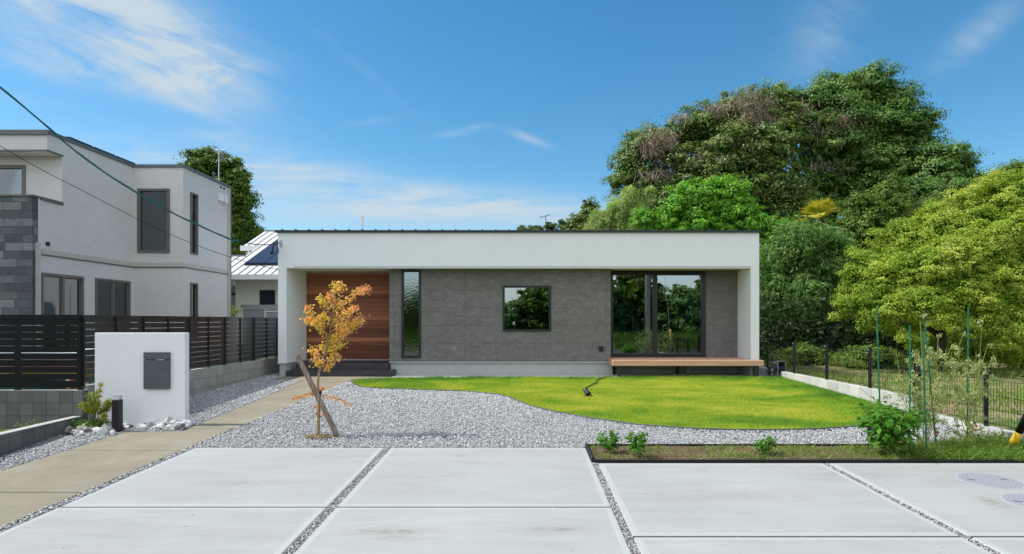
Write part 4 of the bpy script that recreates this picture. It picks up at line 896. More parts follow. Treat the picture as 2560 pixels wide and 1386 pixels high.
m.box(-11.8, -6.5, Yr - .05, Yr + .05, rz(Yr) + .01, rz(Yr) + .05); m.box(-15, -11.1, Yl - .05, Yl + .05, rz(Yl) + .01, rz(Yl) + .05); m.build('roof_seam', M['seam'], ro)
m = MB(); m.box(-15, -6.5, YE - .1, YE - .002, 2.90, 3.08); m.box(-11.86, -11.1, Yn - .1, Yn - .002, rz(Yn) - .2, rz(Yn) + .01); m.tube([(-11.55, Yn - .03, rz(Yn) - .2), (-11.5, Yn - .03, rz(Yn) - .35), (-11.3, Yn + .1, rz(Yn) - .55)], .035, 8); m.build('gutter', M['whitepaint'], N2)
m = MB().poly([(-11.1, Yl), (-6.6, Yl), (-6.6, Yr), (-11.1, Yr)], lambda x, y: 2.0, lambda x, y: rz(y) - .09); m.box(-11.7, -6.6, Yn + .1, Yr + 3, .2, 4.3); m.build('upper_wall', M['palewall'], N2)
wall('x', Yd(22.5), Yd(22.65), -10.72, -6.5, .2, 3.0, [(-9.80, -9.26, 1.98, 2.50)]).box(-10.72, -10.6, Yd(22.65), Yd(24), .2, 3.0).build('front_wall', M['palewall'], N2)
wall('x', Yd(23.6), Yd(23.75), -15, -10.6, .2, 3.0).build('recessed_wall', M['palewall'], N2)
MB().box(-11.6, -10.72, Yd(22.4), Yd(22.6), 2.72, 2.895).build('porch_beam', M['whitepaint'], N2)
window(N2, 'x', Yd(22.5), -1, -9.81, -9.24, 1.96, 2.54, fw=.07, glass=M['glassdark'])
MB().box(-9.76, -9.28, Yd(22.64), Yd(22.66), 2.0, 2.5).build('curtain', M['curtain'], N2)
window(N2, 'x', Yd(23.6), -1, -11.75, -11.12, .9, 2.48, fw=.08, glass=M['glassdark'])
yp0, yp1 = Yd(23.0), Yd(27.0); xb = -10.6
for k in range(4):
    xa = xb + k * .76; MB().poly([(xa + .012, yp0), (xa + .745, yp0), (xa + .745, yp1), (xa + .012, yp1)], lambda x, y: rz(y) + .06, lambda x, y: rz(y) + .11).build('solar_panel', M['solar'], N2)
MB().poly([(xb - .01, yp0 - .02), (xb + 3, yp0 - .02), (xb + 3, yp0 + .1), (xb - .01, yp0 + .1)], lambda x, y: rz(y) + .0, lambda x, y: rz(y) + .058).build('panel_rail', M['darktrim'], N2)
sh = thing('garden_shed', (-8.5, Yd(20), .27), 'low grey steel garden shed in front of the grey-roofed house', 'shed')
ds = 19.6; X_ = lambda px: (px - VX) * ds / F; Z_ = lambda py: CAMZ + (HY - py) * ds / F
MB().box(X_(608), X_(720), Yd(ds), Yd(ds + 1.2), .27, Z_(772)).build('shed_wall', M['shedgrey'], sh)
MB().hexa([(X_(604), Yd(ds - .05), Z_(771)), (X_(724), Yd(ds - .05), Z_(771)), (X_(724), Yd(ds + 1.3), Z_(768)), (X_(604), Yd(ds + 1.3), Z_(768)), (X_(603), Yd(ds - .08), Z_(762.5)), (X_(724), Yd(ds - .08), Z_(762.5)), (X_(724), Yd(ds + 1.3), Z_(760)), (X_(603), Yd(ds + 1.3), Z_(760))]).build('shed_roof', M['greytrim'] if 0 else plain('shed_roof_grey', (.40, .42, .45), .5, .3), sh)
m = MB(); m.box(X_(662), X_(665), Yd(ds - .03), Yd(ds), .3, Z_(777)); m.box(X_(665), X_(718), Yd(ds - .03), Yd(ds), Z_(780), Z_(777)); m.box(X_(661), X_(671), Yd(ds - .03), Yd(ds), Z_(775), Z_(773)); m.build('shed_door_frame', M['whitepaint'], sh)
# flat panel antenna
pa = thing('panel_antenna', (W(905, 577, 27)[0], Yd(27), 5.2), 'small white flat panel antenna above the left half of the white house roof', 'antenna')
c = W(905, 550, 27); MB().box(c[0] - .07, c[0] + .07, Yd(27) - .03, Yd(27) + .03, W(0, 562, 27)[2], W(0, 538, 27)[2]).build('panel', M['whitepaint'], pa, bevel=.01); MB().tube([(c[0], Yd(27.05), 4.9), (c[0], Yd(27.05), c[2])], .02, 6).build('mast', M['metal'], pa)
an = thing('television_antenna', (W(1360, 577, 42)[0], Yd(42), 0), 'thin fishbone antenna rising behind the white house roof beside low trees', 'antenna')
c = W(1360, 541, 42); MB().tube([(c[0] + .12, Yd(42), 0), (c[0] + .12, Yd(42), c[2])], .03, 6).build('mast', M['greytrim'], an)
m = MB(); rod(m, (c[0] - .25, Yd(42), c[2] - .08), (c[0] + .45, Yd(42), c[2] + .10), .016)
for k in range(7):
    q = k / 6; x = c[0] - .2 + .6 * q; z = c[2] - .07 + .17 * q; rod(m, (x, Yd(42) - .25, z), (x, Yd(42) + .25, z), .012); rod(m, (x, Yd(42), z - .04), (x, Yd(42), z + .04), .01)
rod(m, (c[0] - .25, Yd(42), c[2] - .18), (c[0] - .25, Yd(42), c[2] + .05), .016); m.build('aerial_array', M['greytrim'], an)

# ------------------------------------------------------------------ overhead cables
def cat(pts, n=28):
    "smooth curve through points (Catmull-Rom)"
    P = [Vector(p) for p in pts]; P = [P[0] * 2 - P[1]] + P + [P[-1] * 2 - P[-2]]; out = []
    for i in range(1, len(P) - 2):
        for k in range(n // (len(P) - 3) + 1):
            t = k / (n // (len(P) - 3) + 1); a, b, c, d = P[i - 1:i + 3]
            out.append(.5 * ((2 * b) + (c - a) * t + (2 * a - 5 * b + 4 * c - d) * t * t + (3 * b - a - 3 * c + d) * t ** 3))
    return out + [P[-2]]
def wire_pt(t, z): return (-9.53 + 3.49 * t, Yd(11 + 4 * t), z)
sc_ = thing('service_cable', wire_pt(.9, 3.2), 'green-sheathed power cable sagging from upper left to the white house', 'cable')
cp = cat([wire_pt(-1.0, 9.6), wire_pt(-.5, 7.5), wire_pt(0, 5.64), wire_pt(.25, 4.58), wire_pt(.5, 3.84), wire_pt(.75, 3.33), wire_pt(.81, 3.26)], 50)
m = MB(); m.tube(cp, .014, 6); m.tube([p + Vector((0, .010 * math.sin(i * 1.4), .020 + .008 * math.cos(i * 1.4))) for i, p in enumerate(cp)], .007, 5); m.build('sheathed_cable', M['cablegreen'], sc_, smooth=True)
m = MB(); m.tube(cat([wire_pt(.80, 3.27), wire_pt(.88, 3.235), wire_pt(.95, 3.26), (-6.05, -.10, 3.33)]), .011, 5)
Q = lambda px, py, d=14.9: Vector(W(px, py, d))
m.tube(cat([Q(688, 614), Q(684, 612), Q(684, 606), Q(690, 604), Q(694, 608), Q(693, 616), Q(697, 626)]), .010, 5); m.tube([Q(682, 615), Q(679, 631)], .010, 5); m.tube([Q(684, 615), Q(682, 631)], .010, 5); m.build('cable_tail', M['blackmatte'], sc_)
for a_, b_ in ((677.5, 634), (682.5, 633), (694.5, 630)): MB().tube([Q(a_, b_ - 4), Q(a_, b_ + 3)], [.022, .03], 8).build('cable_clamp', M['blackmatte'], sc_)
m = MB(); m.tube(cat([wire_pt(-1.0, 8.2), wire_pt(-.5, 6.2), wire_pt(0, 4.58), wire_pt(.25, 3.93), wire_pt(.5, 3.34), wire_pt(.75, 2.91), (-6.13, .2, 2.66)], 40), .0065, 5)
tag(base_origin(m.build('telephone_cable', M['blackmatte'])), 'thin black cable sagging below the thick green one', 'cable')
up = thing('utility_pole', (6.45, -14.3, -.4), 'tall grey concrete utility pole, reflected in the sliding door', 'utility pole')
MB().tube([(6.45, -14.3, -.5), (6.45, -14.3, 12.8)], [.15, .10], 16).build('shaft', M['concpole'], up, smooth=True)
MB().box(5.7, 7.2, -14.38, -14.22, 11.9, 12.0).build('crossarm', M['metal'], up)
gb = Vector((6.10, -7.52, -.24)); gt = Vector((6.44, -14.2, 12.3)); gd = (gt - gb).normalized()
gw = thing('guy_wire', gb, 'utility pole guy wire in a black and yellow guard sleeve at the right edge', 'guy wire')
MB().tube([gb, gt], .007, 6).build('wire', M['metal'], gw)
m = MB(); 
def seg(a, b): return [gb + gd * a, gb + gd * b]
MB().tube(seg(.0, .30), .044, 12).build('yellow_sleeve', M['yellow'], gw, smooth=True)
MB().tube(seg(.30, .90), .044, 12).build('black_sleeve', M['blackmatte'], gw, smooth=True)
MB().tube(seg(.90, 1.45), .044, 12).build('yellow_sleeve', M['yellow'], gw, smooth=True)
MB().tube(seg(1.45, 1.95), .042, 12).build('black_sleeve', M['blackmatte'], gw, smooth=True)

# ------------------------------------------------------------------ right boundary: kerb wall and mesh fence
kw = thing('kerb_wall', (6.46, -3, 0), 'low pale concrete block wall dropping a step along the right of the lawn', 'low wall')
m = MB(); 
y = Yd(9.92)
while y < 2.5: m.box(6.40, 6.52, y, min(y + .397, 2.5), -.5, .14); y += .40
y = Yd(9.91)
while y > -11.5: m.box(6.40, 6.52, y - .397, y, -.7, -.072); y -= .40
m.build('pale_blocks', M['blockpale'], kw, bevel=.003)
fld = MB(); pts = [(6.52, -14), (60, -14), (60, 60), (6.52, 60), ]; fld.add([(6.52, -14.1, -.30), (60, -14.1, -.30), (60, -5.3, -.02), (6.52, -5.3, -.08), (60, 3, .04), (6.52, 3, .04), (60, 60, .10), (6.52, 60, .10)], [(0, 1, 2, 3), (3, 2, 4, 5), (5, 4, 6, 7)])
tag(fld.build('field', M['field']), kind='structure')
tag(MB().add([(-40, 12, .28), (6.52, 12, .05), (6.52, 60, .10), (-40, 60, .28)], [(0, 1, 2, 3)]).build('meadow', M['ground']), kind='structure')
def meshfence(d0, d1, posts, zb, zt, label, top=None):
    t = thing('mesh_fence', (6.46, Yd((d0 + d1) / 2), zb), label, 'mesh fence'); X0 = 6.46
    for d in posts:
        p = MB().cyl(X0, Yd(d), zb - .02, zt + .015, .03, 12).build('post', M['black'], t, smooth=False)
        MB().tube([(X0 - .045, Yd(d), zt - .03), (X0 - .03, Yd(d), zt - .03)], .014, 8).build('bolt', M['metal'], p)
    m = MB(); y = Yd(d0)
    def w3(pts, r=.0028): m.tube(pts, r, 4, False)
    while y < Yd(d1):
        w3([(X0 - .035, y, zb + .04), (X0 - .035, y, zt - .10), (X0 - .0, y, zt - .055), (X0 - .035, y, zt - .01)]); y += .05
    for z in (zb + .06, zb + .25, zb + .44, zt - .11, zt - .01): w3([(X0 - .038, Yd(d0), z), (X0 - .038, Yd(d1), z)], .0035)
    w3([(X0, Yd(d0), zt - .055), (X0, Yd(d1), zt - .055)], .0035)
    m.build('wire_panel', M['wire'], t); return t
meshfence(9.95, 19.2, [9.98, 11.25, 12.85, 14.39, 15.96, 17.5, 19.1], .14, .885, 'black wire mesh fence on the higher stretch of wall beyond the lawn')
meshfence(3.8, 9.9, [8.43, 6.85, 5.3, 9.86, 3.9], -.07, .69, 'black wire mesh fence on the lower stretch of wall beside the tomato plants')
# manholes
for (px_m, py_m, r_, lb) in ((2474, 1202, .29, 'round grey manhole cover, the whole one nearer the vegetable bed'), (2592, 1257, .265, 'round grey manhole cover cut off by the right edge of the driveway')):
    gx, gy, g_ = G(px_m, py_m); mh = thing('manhole_cover', (gx, gy, g_), lb, 'manhole cover')
    tilt = math.atan(SL); a1 = [(gx + r_ * math.cos(a), gy + r_ * math.sin(a)) for a in [i * 2 * math.pi / 48 for i in range(48)]]
    a2 = [(gx + (r_ - .02) * math.cos(a), gy + (r_ - .02) * math.sin(a)) for a in [i * 2 * math.pi / 48 for i in range(48)]]
    MB().poly(a1, pl(-.01), pl(.003)).build('rim', M['flash'], mh); MB().poly(a2, pl(.0031), pl(.006)).build('lid', M['manhole'], mh)
    for sx in (-.62, .55):
        MB().poly([(gx + sx * r_ - .03, gy + .03), (gx + sx * r_ + .03, gy - .012), (gx + sx * r_ + .035, gy + .004), (gx + sx * r_ - .01, gy + .045)], pl(.0061), pl(.0068)).build('key_slot', M['blackmatte'], mh)
# ------------------------------------------------------------------ rocks round the mailbox wall
def rock_mesh(seed, sub=2):
    r = random.Random(seed); bm = bmesh.new(); bmesh.ops.create_icosphere(bm, subdivisions=sub, radius=1)
    pl_ = [(Vector((r.gauss(0, 1), r.gauss(0, 1), r.gauss(0, 1))).normalized(), r.uniform(.5, .85)) for _ in range(9)]
    for v in bm.verts:
        for n_, h in pl_:
            d = v.co.dot(n_)
            if d > h: v.co -= n_ * (d - h)
        v.co += v.co.normalized() * r.uniform(-.03, .03)
    me = bpy.data.meshes.new('rock'); bm.to_mesh(me); bm.free(); return me
RM = [rock_mesh(s) for s in range(9)]
for me in RM[:7]: me.materials.append(M['rock'])
for me in RM[7:]: me.materials.append(M['rockdark'])
big = [(424, 1065, 26, 22, 'large white rock leaning on the wall foot left of its right corner'), (450, 1068, 23, 12, 'flat white rock at the right corner of the mailbox wall'),
       (422, 1076, 20, 12, 'pale rock in front of the large white one'), (398, 1067, 22, 9, 'flat grey-white rock left of the large white one'),
       (208, 1076, 26, 15, 'white rock nearest the low block wall'), (243, 1084, 24, 17, 'rounded white rock in front of the spiky shrub'),
       (262, 1082, 17, 15, 'white rock just left of the bollard light'), (230, 1077, 28, 10, 'long pale rock below the spiky shrub')]
r_ = random.Random(5); spots = [(a, b, c, d_, lb, 'r') for a, b, c, d_, lb in big]
for _ in range(78):
    if r_.random() < .55: px, py = r_.uniform(308, 470), r_.uniform(1063, 1077)
    else:
        px = r_.uniform(168, 285); py = r_.uniform(1068, 1090) + max(0, 215 - px) * .10
    if px < 290 and py < 1062: continue
    s = r_.uniform(11, 24); spots.append((px, py, s, s * r_.uniform(.5, .75), None, None))
for i, (px, py, wx, hx, lb, gg) in enumerate(spots):
    gx, gy, g_ = G(px, py); d = gy - CAMY
    if gy > Yw - .06 and -6.42 < gx < -5.0: gy = Yw - .07; d = gy - CAMY
    o = bpy.data.objects.new('rock', RM[i % 7] if r_.random() < .72 or lb else RM[7 + i % 2]); COL.objects.link(o)
    a = wx * .5 * d / F; o.scale = (a * 1.15, a * .95, hx * .72 * d / F); o.rotation_euler = (r_.uniform(-.2, .2), r_.uniform(-.2, .2), r_.uniform(0, 6.3)); o.location = (gx, gy, gz(gy) + hx * .45 * d / F)
    right = px > 295
    tag(o, lb or ('small grey or white rock heaped along the foot of the mailbox wall' if right else 'small grey or white rock heaped round the spiky shrub and bollard'), 'rock', None if lb else ('rocks along the mailbox wall' if right else 'rocks round the spiky shrub'))
    if lb: o['group'] = 'larger rocks by the mailbox wall'

# ------------------------------------------------------------------ maple sapling with its stake
ST = lambda px, py, d=8.21: Vector(W(px, py, d))
sp = thing('maple_sapling', G(795, 1091), 'young maple sapling with yellow and coral leaves tied to a leaning stake', 'sapling')
lean = lambda p: Vector((p[0], p[1] + .10 * max(0, p[2] + .2), p[2]))
def SP(px, py, dd=0.0):
    v = ST(px, py, 8.21 + dd); dd2 = 8.21 + dd + .10 * max(0, v.z + .2); return Vector(W(px, py, dd2))
m = MB(); tr = cat([SP(795, 1094), SP(796, 1060), SP(797, 1020), SP(797, 985), SP(795, 960), SP(798, 930), SP(806, 900), SP(816, 870), SP(823, 842), SP(830, 800), SP(836, 760), SP(838, 715)], 44)
m.tube(tr, [max(.004, .023 - .0195 * (i / len(tr))) for i in range(len(tr))], 8)
branches = [  # (polyline px, clusters, kind)
 ([(823, 842), (800, 812), (775, 785), (766, 768)], 'a'), ([(828, 815), (800, 800), (775, 798), (764, 800)], 'a'), ([(830, 790), (815, 765), (806, 750), (800, 742)], 'g'),
 ([(834, 770), (860, 755), (885, 735), (905, 725), (918, 718)], 'r'), ([(838, 740), (840, 722), (836, 706)], 'g'), ([(838, 735), (850, 722), (853, 708)], 'a'), ([(830, 800), (860, 785), (880, 775), (888, 770)], 'a'),
 ([(826, 830), (860, 820), (885, 805), (908, 797)], 'a'), ([(826, 835), (850, 838), (880, 815), (900, 808)], 'a'), ([(822, 848), (810, 830), (795, 815), (785, 806)], 'g'), ([(824, 840), (840, 845), (858, 832)], 'g'),
 ([(812, 880), (806, 868), (808, 862)], 'g'), ([(808, 895), (790, 880), (776, 872)], 'a'), ([(810, 890), (830, 875), (845, 862), (858, 856)], 'g'), ([(806, 900), (830, 896), (850, 889)], 'a'), ([(803, 908), (795, 905), (790, 892)], 'a'),
 ([(802, 915), (815, 918), (828, 910)], 'a'), ([(815, 872), (830, 868), (838, 880)], 'g'), ([(832, 790), (850, 800), (865, 830)], 'a'), ([(834, 775), (825, 745), (830, 735)], 'r'), ([(800, 925), (797, 912), (800, 900)], 'a'),
 ([(828, 812), (812, 790), (800, 790)], 'g'), ([(833, 780), (848, 770), (850, 745)], 'a'), ([(830, 800), (845, 815), (850, 835)], 'a'), ([(818, 862), (832, 852), (822, 838)], 'g'),
 ([(797, 985), (785, 982), (775, 985)], 'b'), ([(797, 990), (770, 985), (745, 992), (735, 996)], 'b'), ([(797, 988), (825, 992), (850, 1000), (880, 1010)], 'b'), ([(797, 975), (805, 972), (810, 968)], 'b'), ([(797, 995), (790, 1000)], 'b'), ([(797, 1045), (808, 1040), (816, 1034), (828, 1038)], 'c'), ([(797, 1030), (788, 1035), (775, 1045)], 'c'), ([(797, 1010), (783, 1022)], 'c')]
CL = {'a': [], 'g': [], 'r': [], 'b': []}
for pts, kd in branches:
    dd = random.uniform(-.22, .22); P = [SP(*pts[0])] + [SP(a, b, dd * (i + 1) / len(pts)) for i, (a, b) in enumerate(pts[1:])]
    c_ = cat(P, 14); m.tube(c_, [.006 - .0035 * i / len(c_) for i in range(len(c_))], 4, False)
    L_ = sum((c_[i + 1] - c_[i]).length for i in range(len(c_) - 1)); n_ = int(L_ * (330 if kd in 'agr' else 110 if kd == 'b' else 34)) + 8
    for _ in range(n_):
        t = random.uniform(.28 if kd in 'agr' else .1, 1); i = min(int(t * (len(c_) - 1)), len(c_) - 2); p = c_[i].lerp(c_[i + 1], random.random())
        sg = (.034, .040, .030) if kd in 'agr' else (.018, .03, .018); q = p + Vector([random.gauss(0, s) for s in sg]) + Vector((0, 0, -.01))
        kk = kd
        if kd in 'ar' and t > .84 and random.random() < .5: kk = 'r'
        elif kd == 'r' and t < .72: kk = 'a'
        elif kd == 'g' and random.random() < .45: kk = 'a'
        elif kd == 'a' and random.random() < .16: kk = 'g'
        CL['b' if kk == 'c' else kk].append(q)
m.build('trunk', M['maplebark'], sp, smooth=True)
def maple(C, size):
    "five-lobed leaves built from slim rhombs sharing a base"
    C = np.array([tuple(c) for c in C]); n = len(C); N = unit(rng.normal(size=(n, 3)) + np.array([-.5, -.5, .9])); T = rng.normal(size=(n, 3)); T[:, 2] -= .8
    T = unit(T - N * np.sum(T * N, 1, keepdims=True)); B = np.cross(N, T); S = size * rng.uniform(.65, 1.2, (n, 1)); out = []
    for a, l in ((-1.75, .55), (-.85, .85), (0, 1.0), (.85, .85), (1.75, .55)):
        D_ = T * math.cos(a) + B * math.sin(a); E = -T * math.sin(a) + B * math.cos(a)
        out.append(np.stack([C, C + (D_ * .45 * l + E * .20) * S, C + D_ * S * l - N * S * .12, C + (D_ * .45 * l - E * .20) * S], 1))
    return np.concatenate(out)
for kk, mt, nm in (('a', 'l_maple', 'yellow_leaves'), ('g', 'l_maplegreen', 'lime_leaves'), ('r', 'l_maplered', 'coral_leaves'), ('b', 'l_maplebrown', 'rusty_leaves')):
    quads(nm, maple(CL[kk], .028 if kk != 'b' else .026), M[mt], sp)
stk = thing('timber_stake', G(845, 1089), 'weathered round timber stake leaning across the maple sapling', 'stake')
a, b = Vector(G(846, 1090, -.03)), Vector(W(743, 889, 8.12)); m = MB(); m.tube([a, a.lerp(b, .3), a.lerp(b, .65), b], [.033, .036, .035, .031], 12); m.build('pole', M['post_wood'], stk)
c = SP(797, 985); m = MB()
for k in range(3): m.tube([c + Vector((.03 * math.cos(q) + .004 * k, .045 * math.sin(q) - .01, -.03 + .03 * k + .012 * math.sin(q * 2))) for q in [i * .7 for i in range(10)]], .008, 5)
m.tube([c + Vector((0, -.05, -.05)), c + Vector((.0, -.055, .035))], .022, 6); m.build('rubber_tie', M['blackmatte'], stk)
gx, gy, g_ = G(800, 1094); th = rng.uniform(0, 6.28, 300); rr_ = rng.uniform(0, 1, 300) ** .6
tag(blades('base_moss', gx + .22 * rr_ * np.cos(th), gy + .13 * rr_ * np.sin(th), gz(gy) + .018, .022, .012, M['l_straw'], 1.3), kind='stuff')
m = MB(); m.poly([(gx + .20 * math.cos(a) * (1 + .15 * math.sin(3 * a)), gy + .11 * math.sin(a) * (1 + .15 * math.cos(2 * a))) for a in [i * math.pi / 10 for i in range(20)]], pl(-.02), pl(.016)); tag(m.build('soil_patch', M['soil']), kind='structure')

# ------------------------------------------------------------------ shrub by the mailbox wall
sh_ = thing('spiky_shrub', G(240, 1070), 'small green and yellow narrow-leaved shrub beside the mailbox wall', 'shrub')
m = MB(); C_, T_, C2, T2 = [], [], [], []
b0 = Vector(G(240, 1074))
for (px, py, dd) in ((252, 965, .02), (222, 990, 0), (212, 1012, -.05), (240, 1005, .05), (266, 1010, .0), (275, 1003, -.05), (258, 1025, .05), (206, 1015, .05), (236, 985, -.03), (262, 1040, -.05), (232, 1025, 0), (278, 1012, .04), (248, 1010, 0)):
    tp = Vector(W(px, py, 8.62 + dd)); mid = b0.lerp(tp, .55) + Vector((random.uniform(-.03, .03), 0, .03)); st_ = cat([b0 + Vector((random.uniform(-.05, .05), random.uniform(-.04, .04), 0)), mid, tp], 10); m.tube(st_, .0045, 5, False)
    for whorl, t in ((1, 1.0), (.85, .86), (.7, .72)):
        c = st_[int(t * (len(st_) - 1))]
        for k in range(46):
            d3 = Vector((random.gauss(0, 1), random.gauss(0, 1), random.gauss(.35, .7))).normalized(); l = random.uniform(.05, .085) * whorl
            C_.append(c + d3 * l * .5); T_.append(d3)
for k in range(420):
    p = b0 + Vector((random.gauss(.02, .06), random.gauss(0, .05), 0)); d3 = Vector((random.gauss(0, .55), random.gauss(0, .5), random.uniform(.6, 1.4))).normalized(); l = random.uniform(.10, .26); C2.append(p + d3 * l * .6); T2.append(d3)
m.build('stems', M['brownstem'], sh_)
C_ = np.array([tuple(c) for c in C_]); T_ = np.array([tuple(c) for c in T_]); quads('leaves', leaves(C_, rng.normal(size=C_.shape) + np.array([0, -.5, .6]), .075 * rng.uniform(.7, 1.1, len(C_)), .13, T_), M['l_mahonia'], sh_)
C2 = np.array([tuple(c) for c in C2]); T2 = np.array([tuple(c) for c in T2]); quads('base_leaves', leaves(C2, rng.normal(size=C2.shape) + np.array([0, -.5, .4]), .13 * rng.uniform(.6, 1.1, len(C2)), .09, T2), M['l_mahoniadk'], sh_)
for (px, py, n_, s_, lb) in ((196, 1063, 130, .05, 'low bluish tuft beside the spiky shrub at the low block wall'), (77, 1066, 60, .06, 'small weed growing behind the low block wall'), (582, 778, 160, .12, 'small leafy plant at the back corner near the grey shed')):
    d = {196: 8.75, 77: 8.8, 582: 20.5}[px]; c = W(px, py, d); C3 = c + rng.normal(size=(n_, 3)) * s_ * np.array([1.2, 1, .7]); t = thing('weed_tuft', (c[0], c[1], c[2] - s_), lb, 'weed')
    quads('leaves', leaves(C3, rng.normal(size=C3.shape) + [0, -.4, .6], s_ * .9, .25), M['l_weed'] if px != 196 else M['l_pepper'], t)
    MB().tube([(c[0], c[1], c[2] - (2 if px == 582 else .12)), (c[0], c[1], c[2])], .006 if px != 582 else .015, 5).build('stem', M['stem'], t)

# ------------------------------------------------------------------ vegetable bed
def veg(px, py, pw, ph, n_, leaf, label, name='pepper_plant', nst=6):
    gx, gy, g_ = G(px, py); d = gy - CAMY; t = thing(name, (gx, gy, g_), label, 'plant'); w_, h_ = pw * d / F, ph * d / F; m = MB(); C = []
    for k in range(nst):
        a = k * 2.4; tip = Vector((gx + w_ * .42 * math.cos(a) * random.uniform(.5, 1), gy + w_ * .3 * math.sin(a), g_ + h_ * random.uniform(.55, .98))); c_ = cat([Vector((gx, gy, g_ - .01)), Vector((gx, gy, g_)).lerp(tip, .5) + Vector((0, 0, h_ * .08)), tip], 8); m.tube(c_, [.008 * (1 - .6 * i / len(c_)) * (1.5 if h_ > .4 else 1) for i in range(len(c_))], 5, False)
        for _ in range(n_ // nst):
            i = int(random.uniform(.3, 1) * (len(c_) - 1)); C.append(tuple(c_[i] + Vector((random.gauss(0, w_ * .11), random.gauss(0, w_ * .10), random.gauss(0, h_ * .08)))))
    m.build('stems', M['stem'], t); C = np.array(C); C[:, 2] = np.maximum(C[:, 2], g_ + .03)
    o_ = unit(C - np.array([gx, gy, g_ + h_ * .45])); N = o_ * .6 + np.array([0, -.25, .9]) + rng.normal(size=C.shape) * .45
    T = o_ * 1.0 + rng.normal(size=C.shape) * .5 + np.array([0, 0, -.35]); quads('leaves', leaves(C, N, leaf * rng.uniform(.6, 1.3, len(C)), .62, T, .16), M['l_pepper'], t); return t
veg(1523, 1133, 66, 62, 230, .052, 'leafy vegetable plant at the left end of the bed')
veg(1592, 1145, 62, 72, 250, .055, 'leafy vegetable plant second from the left end of the bed')
veg(1914, 1139, 66, 56, 200, .050, 'small leafy vegetable plant alone in the middle of the bed')
veg(2222, 1139, 158, 140, 900, .088, 'large bushy leafy plant in front of the green stakes', 'leafy_shrub', 14)
for (tx, ty, bx_, by_, d, lb) in ((2191.5, 766, 2203, 1120, 7.55, 'green garden stake rising behind the large leafy plant, leftmost'), (2309, 776, 2342, 1126, 7.5, 'leaning green garden stake with its top crossing behind the middle of the tomatoes'),
    (2275, 813, 2274, 1137, 7.25, 'green garden stake right beside the large leafy plant'), (2306, 828, 2317, 1141, 7.2, 'shorter green garden stake nearest the driveway edging'), (2421, 767, 2418, 1106, 7.9, 'tall green garden stake farthest right among the tomatoes')):
    a = Vector(G(bx_, by_, -.02)); dd = a.y - CAMY; b = Vector(W(tx, ty, dd)); m = MB(); L_ = int((b - a).length / .05)
    m.tube([a.lerp(b, i / L_) for i in range(L_ + 1)], [.011 if i % 2 else .0088 for i in range(L_ + 1)], 8); tag(base_origin(m.build('garden_stake', M['stakegreen'])), lb, 'garden stake', 'green stakes in the vegetable bed')
def tomato(base, sprays, fruits, label):
    t = thing('tomato_plant', base, label, 'plant'); m = MB(); C = []; b0 = Vector(base)
    for (px, py, dd, n_) in sprays:
        tip = Vector(W(px, py, dd)); s = b0 + Vector((random.uniform(-.05, .05), random.uniform(-.04, .04), 0)); mid = s.lerp(tip, .5) + Vector((random.uniform(-.1, .1), random.uniform(-.06, .06), .05)); c_ = cat([s, mid, tip], 14)
        m.tube(c_, [.0055 - .003 * i / len(c_) for i in range(len(c_))], 4, False)
        for k in range(n_):
            p = c_[int(random.uniform(.45, 1) * (len(c_) - 1))]; d1 = Vector((random.gauss(0, 1), random.gauss(0, .8), random.gauss(.1, .8))).normalized() * random.uniform(.06, .17); q = p + d1; e = q + d1 * .4 + Vector((0, 0, -random.uniform(.02, .07)))
            m.tube([p, p.lerp(q, .5) + Vector((0, 0, .02)), q, e], .0018, 3, False)
            for _ in range(random.randint(14, 24)): C.append(tuple(q.lerp(e, random.random()) + Vector([random.gauss(0, .014) for _ in range(3)])))
    m.build('stems', M['stem'], t); C = np.array(C); T = rng.normal(size=C.shape) * .5 + np.array([0, 0, -1]); quads('leaves', leaves(C, rng.normal(size=C.shape), .034 * rng.uniform(.5, 1.4, len(C)), .5, T, .25), M['l_tomato'], t)
    for (px, py) in fruits:
        dd = base[1] - CAMY - .03; o = ball('tomato', W(px, py, dd), .0185, M['tomato']); o.scale = (.9, .9, 1.15); wl_ = wloc(t); o.parent = t; o.location = Vector(o.location) - wl_
    return t
tomato(G(2300, 1120), [(2300, 800, 7.45, 16), (2345, 850, 7.4, 16), (2290, 880, 7.3, 12), (2320, 890, 7.55, 14), (2365, 880, 7.5, 16), (2330, 940, 7.3, 12), (2250, 930, 7.5, 7), (2240, 880, 7.6, 5), (2280, 960, 7.4, 8), (2350, 920, 7.5, 12), (2310, 985, 7.4, 7), (2150, 970, 7.4, 3), (2155, 1020, 7.3, 2), (2330, 1050, 7.4, 5), (2380, 860, 7.5, 10)], [(2335.5, 1023), (2353, 1029), (2341, 1089), (2344, 1081), (2253, 1108)], 'wispy wilting tomato plant with orange fruit on the middle stakes')
tomato(G(2420, 1102), [(2400, 850, 7.8, 12), (2440, 880, 7.7, 11), (2470, 860, 7.7, 7), (2410, 900, 7.75, 10), (2450, 930, 7.7, 8), (2480, 900, 7.7, 5), (2455, 815, 7.7, 4), (2390, 930, 7.6, 8), (2380, 985, 7.6, 5), (2440, 1000, 7.7, 4), (2395, 1040, 7.6, 7), (2500, 1060, 7.7, 7), (2360, 1060, 7.5, 7), (2470, 1080, 7.6, 7)], [(2440, 1065), (2439.5, 1074), (2445, 1088)], 'straggly tomato plant with three fruits on the rightmost stake')
X, Y = sample([(4.5, Yd(6.96)), (6.36, Yd(6.90)), (6.38, Yd(8.1)), (5.3, Yd(7.8))], 7000)
k = rng.uniform(size=len(X)) < np.clip((X - 4.3) * .55, .1, 1); tag(blades('weeds', X[k], Y[k], gzv(Y[k]), .10, .011, M['l_weed'], 1.1), kind='stuff')
